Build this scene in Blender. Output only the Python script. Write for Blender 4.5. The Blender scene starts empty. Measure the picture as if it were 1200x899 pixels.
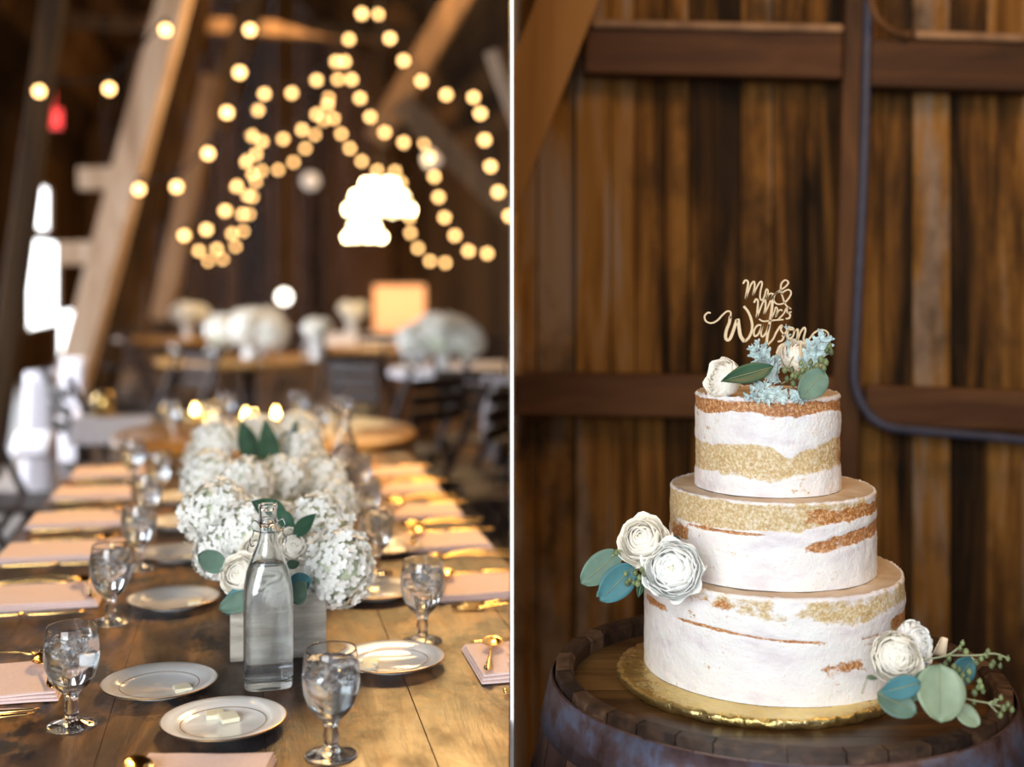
import bpy, bmesh, math, random
from mathutils import Vector, Matrix, Quaternion, noise
R = math.radians
PI = math.pi
random.seed(7)
scene = bpy.context.scene
COL = scene.collection
F = 1420.0          # focal length in pixels of a 1200 px wide frame
HY = 325.0          # row of the horizon
CZ = 1.38           # eye height
TZ = 0.79           # top of the long table
AX = Vector((-0.2133, 0.977, 0)).normalized()   # long axis of the barn hall
BX = Vector((AX.y, -AX.x, 0))                   # across the hall

def P(px, py, z):
    return Vector(((px-600)/F*z, z, CZ-(py-HY)/F*z))
def TP(px, py, h=TZ):
    z = (CZ-h)*F/(py-HY)
    return P(px, py, z)
def H(u, v, z=0.0):
    p = AX*v + BX*u
    return Vector((p.x, p.y, z))
HANG = math.atan2(BX.y, BX.x)

# ------------------------------------------------------------------ materials
def new_mat(name):
    m = bpy.data.materials.new(name); m.use_nodes = True
    nt = m.node_tree; b = nt.nodes['Principled BSDF']
    return m, nt, b
def setin(b, **kw):
    for k, v in kw.items():
        k = k.replace('_', ' ')
        if k in b.inputs:
            if hasattr(b.inputs[k].default_value, '__len__') and len(v) == 3: v = (*v, 1)
            b.inputs[k].default_value = v
def node(nt, t, **kw):
    n = nt.nodes.new(t)
    for k, v in kw.items(): setattr(n, k, v)
    return n
def noise_fac(nt, scale, detail=4, mscale=(1,1,1), coord='Object', rough=.55, dist=0.0):
    tc = node(nt, 'ShaderNodeTexCoord'); mp = node(nt, 'ShaderNodeMapping')
    mp.inputs['Scale'].default_value = mscale
    nt.links.new(tc.outputs[coord], mp.inputs['Vector'])
    nz = node(nt, 'ShaderNodeTexNoise')
    nz.inputs['Scale'].default_value = scale; nz.inputs['Detail'].default_value = detail
    nz.inputs['Roughness'].default_value = rough; nz.inputs['Distortion'].default_value = dist
    nt.links.new(mp.outputs[0], nz.inputs['Vector'])
    return nz.outputs['Fac']
def ramp(nt, fac, stops):
    r = node(nt, 'ShaderNodeValToRGB'); cr = r.color_ramp
    while len(cr.elements) < len(stops): cr.elements.new(.5)
    for e, (p, c) in zip(cr.elements, stops):
        e.position = p; e.color = (*c, 1) if len(c) == 3 else c
    nt.links.new(fac, r.inputs[0]); return r.outputs[0]
def mixc(nt, a, b, fac, mode='MIX'):
    m = node(nt, 'ShaderNodeMix', data_type='RGBA', blend_type=mode)
    for sock, val in ((m.inputs[6], a), (m.inputs[7], b)):
        if hasattr(val, 'is_output'): nt.links.new(val, sock)
        else: sock.default_value = (*val, 1)
    if hasattr(fac, 'is_output'): nt.links.new(fac, m.inputs[0])
    else: m.inputs[0].default_value = fac
    return m.outputs[2]
def math_n(nt, op, a, b=0.0, clamp=False):
    m = node(nt, 'ShaderNodeMath', operation=op, use_clamp=clamp)
    for i, v in enumerate((a, b)):
        if hasattr(v, 'is_output'): nt.links.new(v, m.inputs[i])
        else: m.inputs[i].default_value = v
    return m.outputs[0]
def bump(nt, b, fac, strength=.3, dist=.002):
    n = node(nt, 'ShaderNodeBump'); n.inputs['Strength'].default_value = strength
    n.inputs['Distance'].default_value = dist
    nt.links.new(fac, n.inputs['Height']); nt.links.new(n.outputs[0], b.inputs['Normal'])

def plain(name, col, rough=.5, metal=0.0, vary=.12, nscale=30, bmp=0.0, **kw):
    m, nt, b = new_mat(name)
    f = noise_fac(nt, nscale, 3)
    lo = tuple(c*(1-vary) for c in col); hi = tuple(min(1, c*(1+vary)) for c in col)
    nt.links.new(ramp(nt, f, [(.3, lo), (.7, hi)]), b.inputs['Base Color'])
    setin(b, Roughness=rough, Metallic=metal, **kw)
    if bmp: bump(nt, b, f, bmp, .002)
    return m
def emit(name, col, s):
    m, nt, b = new_mat(name)
    setin(b, Base_Color=col, Emission_Color=col, Emission_Strength=s, Roughness=.6)
    return m
def wood(name, cols, mscale=(1,1,1), nscale=6, rough=.6, tone=True, bmp=.4, stain=None, spec=.5, coat=0.0, rvar=0.0):
    """grain along the axis whose mapping scale is small; a per-board 'tone' attribute shifts the ramp"""
    m, nt, b = new_mat(name)
    f = noise_fac(nt, nscale, 6, mscale, rough=.62, dist=.6)
    f2 = noise_fac(nt, nscale*.3, 2, mscale)
    v = math_n(nt, 'ADD', math_n(nt, 'MULTIPLY', f, .75), math_n(nt, 'MULTIPLY', f2, .25))
    if tone:
        a = node(nt, 'ShaderNodeAttribute'); a.attribute_name = 'tone'
        v = math_n(nt, 'ADD', v, math_n(nt, 'MULTIPLY', math_n(nt, 'SUBTRACT', a.outputs['Fac'], .5), .26), True)
    n = len(cols)
    c = ramp(nt, v, [(.34+.32*i/(n-1), cc) for i, cc in enumerate(cols)])
    if stain:
        col, sc, lo, hi = stain
        sf = noise_fac(nt, sc, 5, tuple(.5+.5*s/max(mscale) for s in mscale), rough=.7)
        c = mixc(nt, c, col, ramp(nt, sf, [(lo, (0,0,0)), (hi, (1,1,1))]))
    nt.links.new(c, b.inputs['Base Color'])
    setin(b, Roughness=rough, Specular_IOR_Level=spec, Coat_Weight=coat, Coat_Roughness=.25)
    if rvar: nt.links.new(ramp(nt, noise_fac(nt, 8, 5, (1,.6,1), rough=.7), [(.36,(rough-rvar,)*3),(.64,(rough+rvar,)*3)]), b.inputs['Roughness'])
    bump(nt, b, f, bmp, .004)
    return m
def glassm(name, col=(1,1,1), ior=1.45, rough=0.0):
    m = bpy.data.materials.new(name); m.use_nodes = True
    nt = m.node_tree; b = nt.nodes['Principled BSDF']
    setin(b, Base_Color=col, Roughness=rough, IOR=ior, Transmission_Weight=1.0)
    tr = node(nt, 'ShaderNodeBsdfTransparent'); tr.inputs[0].default_value = (.97,.98,1,1)
    mx = node(nt, 'ShaderNodeMixShader'); mx.inputs[0].default_value = .06
    nt.links.new(b.outputs[0], mx.inputs[1]); nt.links.new(tr.outputs[0], mx.inputs[2])
    nt.links.new(mx.outputs[0], nt.nodes['Material Output'].inputs[0])
    return m

M = {}
M['barn'] = wood('barn_boards', [(.010,.005,.0015),(.052,.022,.0045),(.125,.052,.010),(.21,.095,.020),(.21,.14,.090)], (9,9,.7), 2.2, .8, stain=((.022,.011,.005), 2.2, .50, .66), spec=.12)
M['barn_dark'] = wood('old_dark_boards', [(.010,.005,.002),(.032,.015,.005),(.065,.031,.010),(.10,.05,.018)], (6,6,.6), 2, .85, spec=.12)
M['beam'] = wood('hewn_beam', [(.022,.009,.003),(.055,.021,.007),(.10,.042,.014)], (1,8,8), 1.5, .7, spec=.2)
M['beam_v'] = wood('upright_timber', [(.04,.017,.006),(.09,.038,.012),(.14,.065,.025)], (8,8,1), 1.5, .7, spec=.2)
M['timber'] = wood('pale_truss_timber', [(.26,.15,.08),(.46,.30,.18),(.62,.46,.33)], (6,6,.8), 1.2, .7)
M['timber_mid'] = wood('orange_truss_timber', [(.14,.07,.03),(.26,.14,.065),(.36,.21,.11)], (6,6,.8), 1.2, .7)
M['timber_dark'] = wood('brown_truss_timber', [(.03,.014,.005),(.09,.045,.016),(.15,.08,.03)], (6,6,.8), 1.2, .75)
M['brace'] = wood('orange_brace', [(.09,.038,.007),(.17,.075,.015),(.24,.115,.03)], (6,6,.8), 1.0, .7, spec=.2)
M['floor'] = wood('floor_boards', [(.03,.018,.01),(.09,.05,.026),(.16,.09,.045)], (7,.7,7), 1.2, .45)
M['table'] = wood('stained_tabletop', [(.016,.009,.007),(.055,.028,.017),(.12,.058,.026),(.30,.145,.048)], (9,1.6,9), 1.9, .46, stain=((.018,.014,.016), 9, .50, .58), bmp=.6, spec=.34, rvar=.16)
M['golden'] = wood('golden_tabletop', [(.22,.10,.025),(.40,.21,.06),(.50,.30,.10)], (6,1,6), 2, .3, tone=False)
M['crate'] = wood('whitewashed_crate', [(.20,.17,.13),(.42,.38,.31),(.62,.57,.49)], (1.2,1.2,8), 7, .75, stain=((.16,.13,.10), 14, .60, .75))
M['stave'] = wood('barrel_staves', [(.025,.012,.010),(.075,.035,.026),(.14,.07,.045)], (7,7,1), 3, .5)
M['chime'] = wood('barrel_rim', [(.016,.008,.005),(.055,.028,.015),(.15,.085,.045)], (6,6,6), 5, .5)
M['head'] = wood('barrel_head', [(.05,.022,.007),(.13,.062,.018),(.22,.115,.035)], (1,8,8), 3, .35)
M['chair'] = plain('dark_chair_wood', (.026,.013,.009), .5, vary=.3, nscale=12)
M['linen'] = plain('blush_linen', (.84,.66,.62), .85, vary=.05, nscale=200, bmp=.2)
M['cloth'] = plain('white_tablecloth', (.78,.76,.82), .8, vary=.05)
M['tancloth'] = plain('tan_skirt', (.36,.22,.13), .85, vary=.08)
M['gold'] = plain('gold_flatware', (.95,.62,.22), .16, 1.0, vary=.04)
M['goldrim'] = plain('gold_rim', (.42,.25,.10), .3, 1.0, vary=.04)
M['chinaware'] = plain('white_china', (.90,.90,.88), .12, vary=.02, Coat_Weight=.4)
M['butter'] = plain('butter', (.88,.82,.62), .4, vary=.03, Subsurface_Weight=.1)
M['glass'] = glassm('clear_glass', (.97,.99,1.0), 1.48)
M['water'] = glassm('water', (.93,.97,1.0), 1.33)
M['steel'] = plain('bail_wire', (.30,.31,.33), .25, 1.0)
M['conduit'] = plain('metal_conduit', (.035,.035,.058), .6, .1, vary=.2)
M['black'] = plain('black_cord', (.012,.010,.008), .6)
M['white'] = plain('white_paint', (.93,.93,.93), .6, vary=.01)
M['petal'] = plain('ivory_petal', (.93,.88,.77), .7, vary=.03, nscale=40)
M['petal2'] = plain('cool_white_petal', (.92,.92,.88), .7, vary=.03, nscale=40)
M['peach'] = plain('cream_peach_petal', (.86,.66,.44), .7, vary=.06)
M['hyd'] = plain('hydrangea_petal', (.92,.92,.86), .65, vary=.05, nscale=25)
M['hyd_core'] = plain('hydrangea_core', (.62,.68,.50), .8, vary=.2)
M['euc'] = plain('eucalyptus_leaf', (.13,.22,.16), .55, vary=.25, nscale=25)
M['euc_blue'] = plain('blue_eucalyptus_leaf', (.06,.20,.22), .55, vary=.2, nscale=25)
M['euc_pale'] = plain('pale_eucalyptus_leaf', (.27,.35,.22), .5, vary=.2, nscale=25)
M['leaf'] = plain('dark_leaf', (.03,.09,.05), .4, vary=.3, nscale=20)
M['stem'] = plain('stem', (.34,.36,.20), .6)
M['pod'] = plain('seed_pod', (.17,.21,.085), .5, vary=.6, nscale=70)
M['dusty'] = plain('silver_foliage', (.46,.58,.57), .85, vary=.45, nscale=110)
M['topper'] = plain('birch_ply', (.72,.55,.33), .55, vary=.08, nscale=80)
M['bulb'] = emit('lit_bulb', (1.0,.56,.20), 8)
M['bulb_hot'] = emit('chandelier_bulb', (1.0,.78,.42), 30)
M['flame'] = emit('tealight_flame', (1.0,.62,.18), 40)
M['paneday'] = emit('daylit_pane', (.95,.98,1.0), 5.0)
M['panewarm'] = emit('warm_lit_curtain', (1.0,.50,.22), 1.0)
M['redsign'] = emit('red_lit_sign', (1.0,.07,.07), 1.3)
M['iron'] = plain('dark_iron', (.03,.025,.022), .5, .6)
M['mercury'] = plain('gold_votive_glass', (.8,.55,.2), .2, .8)
M['hoop'] = None
m, nt, b = new_mat('weathered_hoop')
c = ramp(nt, noise_fac(nt, 14, 6, rough=.7), [(.35,(.07,.035,.03)),(.5,(.13,.09,.10)),(.62,(.15,.17,.26)),(.75,(.12,.06,.04))])
nt.links.new(c, b.inputs['Base Color']); setin(b, Roughness=.42, Metallic=.55); M['hoop'] = m
m, nt, b = new_mat('gold_foil')
f = noise_fac(nt, 26, 5, rough=.6)
nt.links.new(ramp(nt, noise_fac(nt, 9, 4), [(.3,(.66,.47,.14)),(.7,(.90,.74,.36))]), b.inputs['Base Color'])
setin(b, Roughness=.34, Metallic=.95); bump(nt, b, f, .9, .010); M['foil'] = m
m, nt, b = new_mat('ice')
setin(b, Roughness=.02, IOR=1.31, Transmission_Weight=1.0)
bump(nt, b, noise_fac(nt, 60, 3), 1.0, .006); M['ice'] = m
# cake: icing / sponge / crust by two attributes broken up with noise
m, nt, b = new_mat('semi_naked_icing')
a1 = node(nt, 'ShaderNodeAttribute'); a1.attribute_name = 'sponge'
a2 = node(nt, 'ShaderNodeAttribute'); a2.attribute_name = 'crust'
nf = noise_fac(nt, 55, 6, (1,1,1.6), rough=.7); nb = noise_fac(nt, 14, 4, (1,1,2.5))
nfc = noise_fac(nt, 230, 3, rough=.7)
def thr(a):
    v = math_n(nt, 'ADD', a, math_n(nt, 'MULTIPLY', math_n(nt, 'SUBTRACT', nf, .5), 2.3))
    v = math_n(nt, 'ADD', v, math_n(nt, 'MULTIPLY', math_n(nt, 'SUBTRACT', nb, .5), 1.3))
    return v
icing = ramp(nt, nb, [(.34,(.76,.70,.70)),(.46,(.87,.83,.81)),(.6,(.90,.87,.83))])
beige = ramp(nt, nfc, [(.38,(.52,.34,.13)),(.52,(.68,.50,.24)),(.62,(.82,.70,.50))])
brown = ramp(nt, nfc, [(.35,(.30,.10,.025)),(.52,(.52,.21,.05)),(.66,(.80,.52,.30))])
s1 = ramp(nt, thr(a1.outputs['Fac']), [(.36,(0,0,0)),(.50,(.55,.55,.55)),(.72,(.95,.95,.95))])
s2 = ramp(nt, thr(a2.outputs['Fac']), [(.40,(0,0,0)),(.54,(.6,.6,.6)),(.68,(.97,.97,.97))])
c = mixc(nt, mixc(nt, icing, beige, s1), brown, s2)
nt.links.new(c, b.inputs['Base Color']); setin(b, Roughness=.55, Subsurface_Weight=.12, Subsurface_Scale=.01)
bump(nt, b, math_n(nt, 'ADD', nfc, math_n(nt, 'MULTIPLY', nb, 1.5)), .55, .003); M['cake'] = m
m, nt, b = new_mat('crumb_coat_top')
nt.links.new(ramp(nt, noise_fac(nt, 16, 5), [(.3,(.55,.38,.22)),(.6,(.68,.52,.36)),(.8,(.82,.74,.64))]), b.inputs['Base Color'])
setin(b, Roughness=.5); M['caketop'] = m

# ------------------------------------------------------------------ mesh builder
class MB:
    def __init__(s): s.v = []; s.f = []; s.mi = []; s.t = []; s.cm = 0; s.ct = .5; s.sm = []; s.smooth = False
    def add(s, verts, faces):
        o = len(s.v); s.v += [Vector(v) for v in verts]; s.t += [s.ct]*len(verts)
        s.f += [tuple(i+o for i in f) for f in faces]; s.mi += [s.cm]*len(faces); s.sm += [s.smooth]*len(faces); return s
    def box(s, c, d, rz=0, rot=None):
        c = Vector(c); hx, hy, hz = d[0]/2, d[1]/2, d[2]/2
        m = rot or Matrix.Rotation(rz, 3, 'Z')
        vs = [c + m @ Vector((x*hx, y*hy, z*hz)) for z in (-1,1) for y in (-1,1) for x in (-1,1)]
        return s.add(vs, [(0,2,3,1),(4,5,7,6),(0,1,5,4),(2,6,7,3),(0,4,6,2),(1,3,7,5)])
    def beam(s, p0, p1, w, d, up=(0,1,0)):
        p0 = Vector(p0); p1 = Vector(p1); z = (p1-p0); L = z.length; z.normalize()
        y = Vector(up); y = (y - z*y.dot(z)).normalized(); x = y.cross(z)
        m = Matrix((x, y, z)).transposed()
        return s.box((p0+p1)/2, (w, d, L), rot=m)
    def tube(s, pts, r, n=8, flat=None, closed=False, caps=True):
        pts = [Vector(p) for p in pts]; N = len(pts); rr = r if isinstance(r, (list, tuple)) else [r]*N
        ref = None; vs = []
        for i, p in enumerate(pts):
            t = (pts[(i+1) % N if closed else min(i+1, N-1)] - pts[(i-1) if (closed or i > 0) else 0]).normalized()
            if flat is not None: a = Vector(flat); a = (a - t*a.dot(t)).normalized()
            else:
                if ref is None: ref = t.orthogonal().normalized()
                ref = (ref - t*ref.dot(t)).normalized(); a = ref
            bb = t.cross(a)
            for k in range(n):
                th = 2*PI*k/n; vs.append(p + (a*math.cos(th) + bb*math.sin(th))*rr[i])
        fs = []
        for i in range(N if closed else N-1):
            j = (i+1) % N
            for k in range(n): fs.append((i*n+k, i*n+(k+1) % n, j*n+(k+1) % n, j*n+k))
        if not closed and caps: fs += [tuple(range(n))[::-1], tuple(range((N-1)*n, N*n))]
        o = s.smooth; s.smooth = True; s.add(vs, fs); s.smooth = o; return s
    def lathe(s, prof, n=40, c=(0,0,0), pw=None, caps=True):
        """prof: (radius, z) list; pw(z) gives a superellipse exponent"""
        c = Vector(c); vs = []; fs = []; N = len(prof)
        for (r, z) in prof:
            e = pw(z) if pw else 2
            for k in range(n):
                th = 2*PI*k/n; cx, cy = math.cos(th), math.sin(th)
                q = (abs(cx)**e + abs(cy)**e)**(-1/e) if e != 2 else 1
                vs.append(c + Vector((r*q*cx, r*q*cy, z)))
        for i in range(N-1):
            for k in range(n): fs.append((i*n+k, i*n+(k+1) % n, (i+1)*n+(k+1) % n, (i+1)*n+k))
        if caps and prof[0][0] > 1e-6: fs.append(tuple(range(n))[::-1])
        if caps and prof[-1][0] > 1e-6: fs.append(tuple(range((N-1)*n, N*n)))
        o = s.smooth; s.smooth = True; s.add(vs, fs); s.smooth = o; return s
    def sphere(s, c, r, n=12, m=8, sc=(1,1,1)):
        prof = [(max(1e-7, math.sin(PI*i/m))*1, -math.cos(PI*i/m)) for i in range(m+1)]
        c = Vector(c); vs = []; fs = []
        for (q, z) in prof:
            for k in range(n): vs.append(c + Vector((q*math.cos(2*PI*k/n)*r*sc[0], q*math.sin(2*PI*k/n)*r*sc[1], z*r*sc[2])))
        for i in range(m):
            for k in range(n): fs.append((i*n+k, i*n+(k+1) % n, (i+1)*n+(k+1) % n, (i+1)*n+k))
        o = s.smooth; s.smooth = True; s.add(vs, fs); s.smooth = o; return s
    def grid(s, fn, nu, nv):
        vs = [fn(i/nu, j/nv) for j in range(nv+1) for i in range(nu+1)]
        fs = [(j*(nu+1)+i, j*(nu+1)+i+1, (j+1)*(nu+1)+i+1, (j+1)*(nu+1)+i) for j in range(nv) for i in range(nu)]
        o = s.smooth; s.smooth = True; s.add(vs, fs); s.smooth = o; return s
    def build(s, name, mats, parent=None, bevel=0, solid=0, clean=True, subd=0):
        me = bpy.data.meshes.new(name)
        me.from_pydata([tuple(v) for v in s.v], [], s.f)
        for m_ in (mats if isinstance(mats, (list, tuple)) else [mats]): me.materials.append(m_)
        for p, mi, sm in zip(me.polygons, s.mi, s.sm): p.material_index = mi; p.use_smooth = sm
        a = me.color_attributes.new('tone', 'FLOAT_COLOR', 'POINT')
        for i, t in enumerate(s.t): a.data[i].color = (t, t, t, 1)
        if clean:
            bm = bmesh.new(); bm.from_mesh(me); bmesh.ops.remove_doubles(bm, verts=bm.verts, dist=1e-6)
            bmesh.ops.recalc_face_normals(bm, faces=bm.faces); bm.to_mesh(me); bm.free()
        o = bpy.data.objects.new(name, me); COL.objects.link(o)
        if parent is not None: o.parent = parent
        if solid:
            md = o.modifiers.new('s', 'SOLIDIFY'); md.thickness = solid; md.offset = 0
        if bevel:
            md = o.modifiers.new('b', 'BEVEL'); md.width = bevel; md.segments = 2; md.limit_method = 'ANGLE'
        if subd:
            md = o.modifiers.new('d', 'SUBSURF'); md.levels = subd; md.render_levels = subd
        return o
def tag(o, label=None, cat=None, group=None, kind=None):
    if label: o['label'] = label
    if cat: o['category'] = cat
    if group: o['group'] = group
    if kind: o['kind'] = kind
    return o
def empty(name, loc=(0,0,0), rz=0, **kw):
    o = bpy.data.objects.new(name, None); COL.objects.link(o); o.empty_display_size = .05
    o.location = loc; o.rotation_euler = (0,0,rz); return tag(o, **kw)
def kids(o): return [c for c in bpy.data.objects if c.parent == o]
def copy_tree(o, parent=None):
    ks = kids(o); c = o.copy(); COL.objects.link(c); c.parent = parent
    for k in ks: copy_tree(k, c)
    return c
class Proto:
    """the first use moves the source itself, the next ones copy it"""
    def __init__(s, maker): s.maker = maker; s.src = None; s.sc = None
    def put(s, loc, rz=0, label=None, cat=None, group=None, scale=1, quat=None):
        if s.src is None: o = s.src = s.maker()
        else: o = copy_tree(s.src)
        o.location = loc; o.scale = s.sc or (scale,)*3
        if quat is not None: o.rotation_mode = 'QUATERNION'; o.rotation_quaternion = quat
        else: o.rotation_euler = (0,0,rz)
        return tag(o, label, cat, group)
def structure(o): o['kind'] = 'structure'; return o
def smooth_pts(p, k=6):
    p = [Vector(q) for q in p]; out = []
    for i in range(len(p)-1):
        a = p[max(i-1, 0)]; b_ = p[i]; c_ = p[i+1]; d = p[min(i+2, len(p)-1)]
        for j in range(k):
            t = j/k
            out.append(.5*((2*b_) + (c_-a)*t + (2*a-5*b_+4*c_-d)*t*t + (3*b_-a-3*c_+d)*t**3))
    out.append(p[-1]); return out
def trim_mesh_x(o, xmax, fresh=True):
    """cut a piece that meets the partition flush against its face"""
    bpy.context.view_layer.update()
    mw = o.matrix_world.copy()
    if fresh: o.data = o.data.copy()
    bm = bmesh.new(); bm.from_mesh(o.data)
    bm.transform(mw)
    if max(v.co.x for v in bm.verts) > xmax:
        g = bm.verts[:] + bm.edges[:] + bm.faces[:]
        r = bmesh.ops.bisect_plane(bm, geom=g, plane_co=(xmax,0,0), plane_no=(1,0,0), clear_outer=True)
        es = [e for e in bm.edges if e.is_boundary]
        if es: bmesh.ops.holes_fill(bm, edges=es)
    bm.transform(mw.inverted()); ok = len(bm.verts) > 2
    bm.to_mesh(o.data); bm.free(); return ok
def trim_tree(root, xmax=-.004):
    for o in [root]+kids(root):
        if o.type == 'MESH':
            if not trim_mesh_x(o, xmax):
                bpy.data.objects.remove(o)

ORD = ['nearest','second','third','fourth','fifth','sixth','seventh','eighth','ninth','tenth','eleventh','twelfth']

# ------------------------------------------------------------------ camera
cam = bpy.data.objects.new('camera', bpy.data.cameras.new('camera')); COL.objects.link(cam)
cam.location = (0,0,CZ); cam.rotation_euler = (R(90),0,0)
cam.data.sensor_width = 36; cam.data.lens = F/1200*36
cam.data.shift_y = -(449.5-HY)/1200
cam.data.clip_start = .05
cam.data.dof.use_dof = True; cam.data.dof.focus_distance = 1.68; cam.data.dof.aperture_fstop = 42.6/24.0
scene.camera = cam

# ------------------------------------------------------------------ the barn hall
UL, UR, VF, VB = -3.1, 3.3, 24.0, -3.2
def hall_slab(mb, a, b, v0, v1, th=.05): pass
mb = MB(); u = UL-.1
while u < UR+.1:
    w = random.uniform(.16,.22); mb.ct = random.random()
    mb.box(H(u+w/2, (VF+VB)/2, -.015), (w-.004, VF-VB, .03), HANG); u += w
structure(mb.build('floor', M['floor']))
def board_wall(name, u_or_v, along, lo, hi, z0, z1, mat, wr=(.14,.24), holes=(), group=None):
    mb = MB(); s = lo
    while s < hi:
        w = random.uniform(*wr); mb.ct = random.random(); d = random.uniform(-.008,.008)
        zs = [(z0, z1)]
        for (h0, h1, hz0, hz1) in holes:
            if s+w > h0 and s < h1:
                nz = []
                for a, b_ in zs:
                    if hz0 > a and hz1 < b_: nz += [(a, hz0), (hz1, b_)]
                    elif hz0 <= a < hz1: nz += [(hz1, b_)]
                    else: nz += [(a, b_)]
                zs = nz
        for a, b_ in zs:
            if along == 'v': mb.box(H(u_or_v+d, s+w/2, (a+b_)/2), (.03, w-.004, b_-a), HANG)
            else: mb.box(H(s+w/2, u_or_v+d, (a+b_)/2), (w-.004, .03, b_-a), HANG)
        s += w
    return structure(mb.build(name, mat))
def wall_v(px):  # where the sight line through column px meets the left wall
    z = UL/(.977*(px-600)/F+.2133); return (z-.2133*UL)/.977, z
wins = []
for k, (x0, x1, y0, y1) in enumerate([(27,56,214,270),(29,66,280,384),(66,92,362,436),]):
    va, za = wall_v(x0); vb, zb = wall_v(x1); zm = (za+zb)/2
    wins.append((va, vb, CZ-(y1-HY)/F*zm, CZ-(y0-HY)/F*zm))
board_wall('wall_left', UL, 'v', VB, VF, 0, 3.3, M['barn_dark'], holes=wins)
board_wall('wall_right', UR, 'v', VB, VF, 0, 3.3, M['barn_dark'])
board_wall('wall_far', VF, 'u', UL-.1, UR+.1, 0, 8.0, M['barn_dark'], wr=(.2,.3))
mb = MB()
prof = [(UL-.05,3.3),(UL+.75,5.6),((UL+UR)/2,7.4),(UR-.75,5.6),(UR+.05,3.3)]
for (a, b_) in zip(prof[:-1], prof[1:]):
    n = 8
    for k in range(n):
        ua, za = a[0]+(b_[0]-a[0])*k/n, a[1]+(b_[1]-a[1])*k/n
        ub, zb = a[0]+(b_[0]-a[0])*(k+1)/n, a[1]+(b_[1]-a[1])*(k+1)/n
        mb.ct = random.random()
        mb.add([H(ua,VB,za),H(ub,VB,zb),H(ub,VF,zb),H(ua,VF,za),H(ua,VB,za+.04),H(ub,VB,zb+.04),H(ub,VF,zb+.04),H(ua,VF,za+.04)],
               [(0,1,2,3),(7,6,5,4),(0,4,5,1),(2,6,7,3),(1,5,6,2),(0,3,7,4)])
structure(mb.build('ceiling', M['barn_dark'], clean=False))
for k, (v0, v1, z0, z1) in enumerate(wins):
    r = structure(empty(f'window_{k+1}', H(UL, (v0+v1)/2, z0)))
    inv = Matrix.Translation(H(UL,(v0+v1)/2,z0)).inverted()
    mb = MB(); mb.box(inv @ H(UL-.04,(v0+v1)/2,(z0+z1)/2), (.01, v1-v0+.3, z1-z0+.1), HANG); mb.build('pane', M['paneday'], r)
    mb = MB()
    for vv in (v0, v1): mb.box(inv @ H(UL+.03, vv, (z0+z1)/2), (.05,.07,z1-z0+.1), HANG)
    for zz in (z0, z1): mb.box(inv @ H(UL+.03, (v0+v1)/2, zz), (.05,v1-v0,.07), HANG)
    mb.build('window_frame', M['timber_dark'], r)
# warm curtained window on the far wall
r = structure(empty('window_4', P(477,390,23.0)))
inv = Matrix.Translation(P(477,390,23.0)).inverted()
mb = MB()
def curt(a, b_):
    p = P(438+78*a, 390-57*b_, 22.9); p.y += .03*math.sin(a*60); return inv @ p
mb.grid(curt, 80, 2); mb.build('curtain', M['panewarm'], r, solid=.01)
mb = MB()
for (a, b_, c_, d) in ((436,332,518,332),(436,391,518,391),(436,332,436,391),(518,332,518,391)):
    mb.beam(inv @ P(a,b_,22.9), inv @ P(c_,d,22.9), .07, .08)
mb.build('window_frame', M['timber_dark'], r)

# trusses: leaning timbers in pairs along the hall
def truss(px0, py0, px1, py1, z, w, mat, label, stubs=()):
    r = empty('truss_timber', P(px0,py0,z), label=label, cat='timber'); o = Vector(r.location)
    mb = MB(); mb.ct = .6; mb.beam(P(px0,py0,z)-o, P(px1,py1,z)-o, w, w*.9); mb.build('upright', mat, r, bevel=.01)
    for (a, b_, c_, d, h) in stubs:
        mb = MB(); mb.ct = .7; mb.beam(P(a,b_,z)-o, P(c_,d,z)-o, h, h); mb.build('beam_end', mat, r, bevel=.01)
    return r
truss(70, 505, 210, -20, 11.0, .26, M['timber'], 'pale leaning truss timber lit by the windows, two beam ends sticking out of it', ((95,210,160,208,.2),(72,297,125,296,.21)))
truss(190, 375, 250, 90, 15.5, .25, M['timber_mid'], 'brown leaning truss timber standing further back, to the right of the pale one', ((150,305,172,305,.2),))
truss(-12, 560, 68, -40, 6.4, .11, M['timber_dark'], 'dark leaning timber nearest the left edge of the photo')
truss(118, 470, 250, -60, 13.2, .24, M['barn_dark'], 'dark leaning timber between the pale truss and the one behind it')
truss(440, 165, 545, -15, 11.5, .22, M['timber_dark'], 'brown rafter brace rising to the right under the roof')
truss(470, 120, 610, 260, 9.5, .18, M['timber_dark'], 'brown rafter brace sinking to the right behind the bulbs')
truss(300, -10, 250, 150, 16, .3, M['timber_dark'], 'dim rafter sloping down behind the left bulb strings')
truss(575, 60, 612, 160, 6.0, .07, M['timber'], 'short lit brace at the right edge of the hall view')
for k, v in enumerate((13.5, 18.5)):
    mb = MB(); mb.ct = .5; z = 5.1
    a, b_ = H(UL+.55,v,z), H(UR-.55,v,z); mb.beam(a, b_, .2, .24)
    tag(mb.build('tie_beam', M['timber_dark'], bevel=.01), ['nearer','farther'][k]+' tie beam crossing the hall under the roof', 'beam')
mb = MB(); mb.ct = .45; mb.beam(P(160,-30,12), P(450,-30,20), .2, .2)
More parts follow.
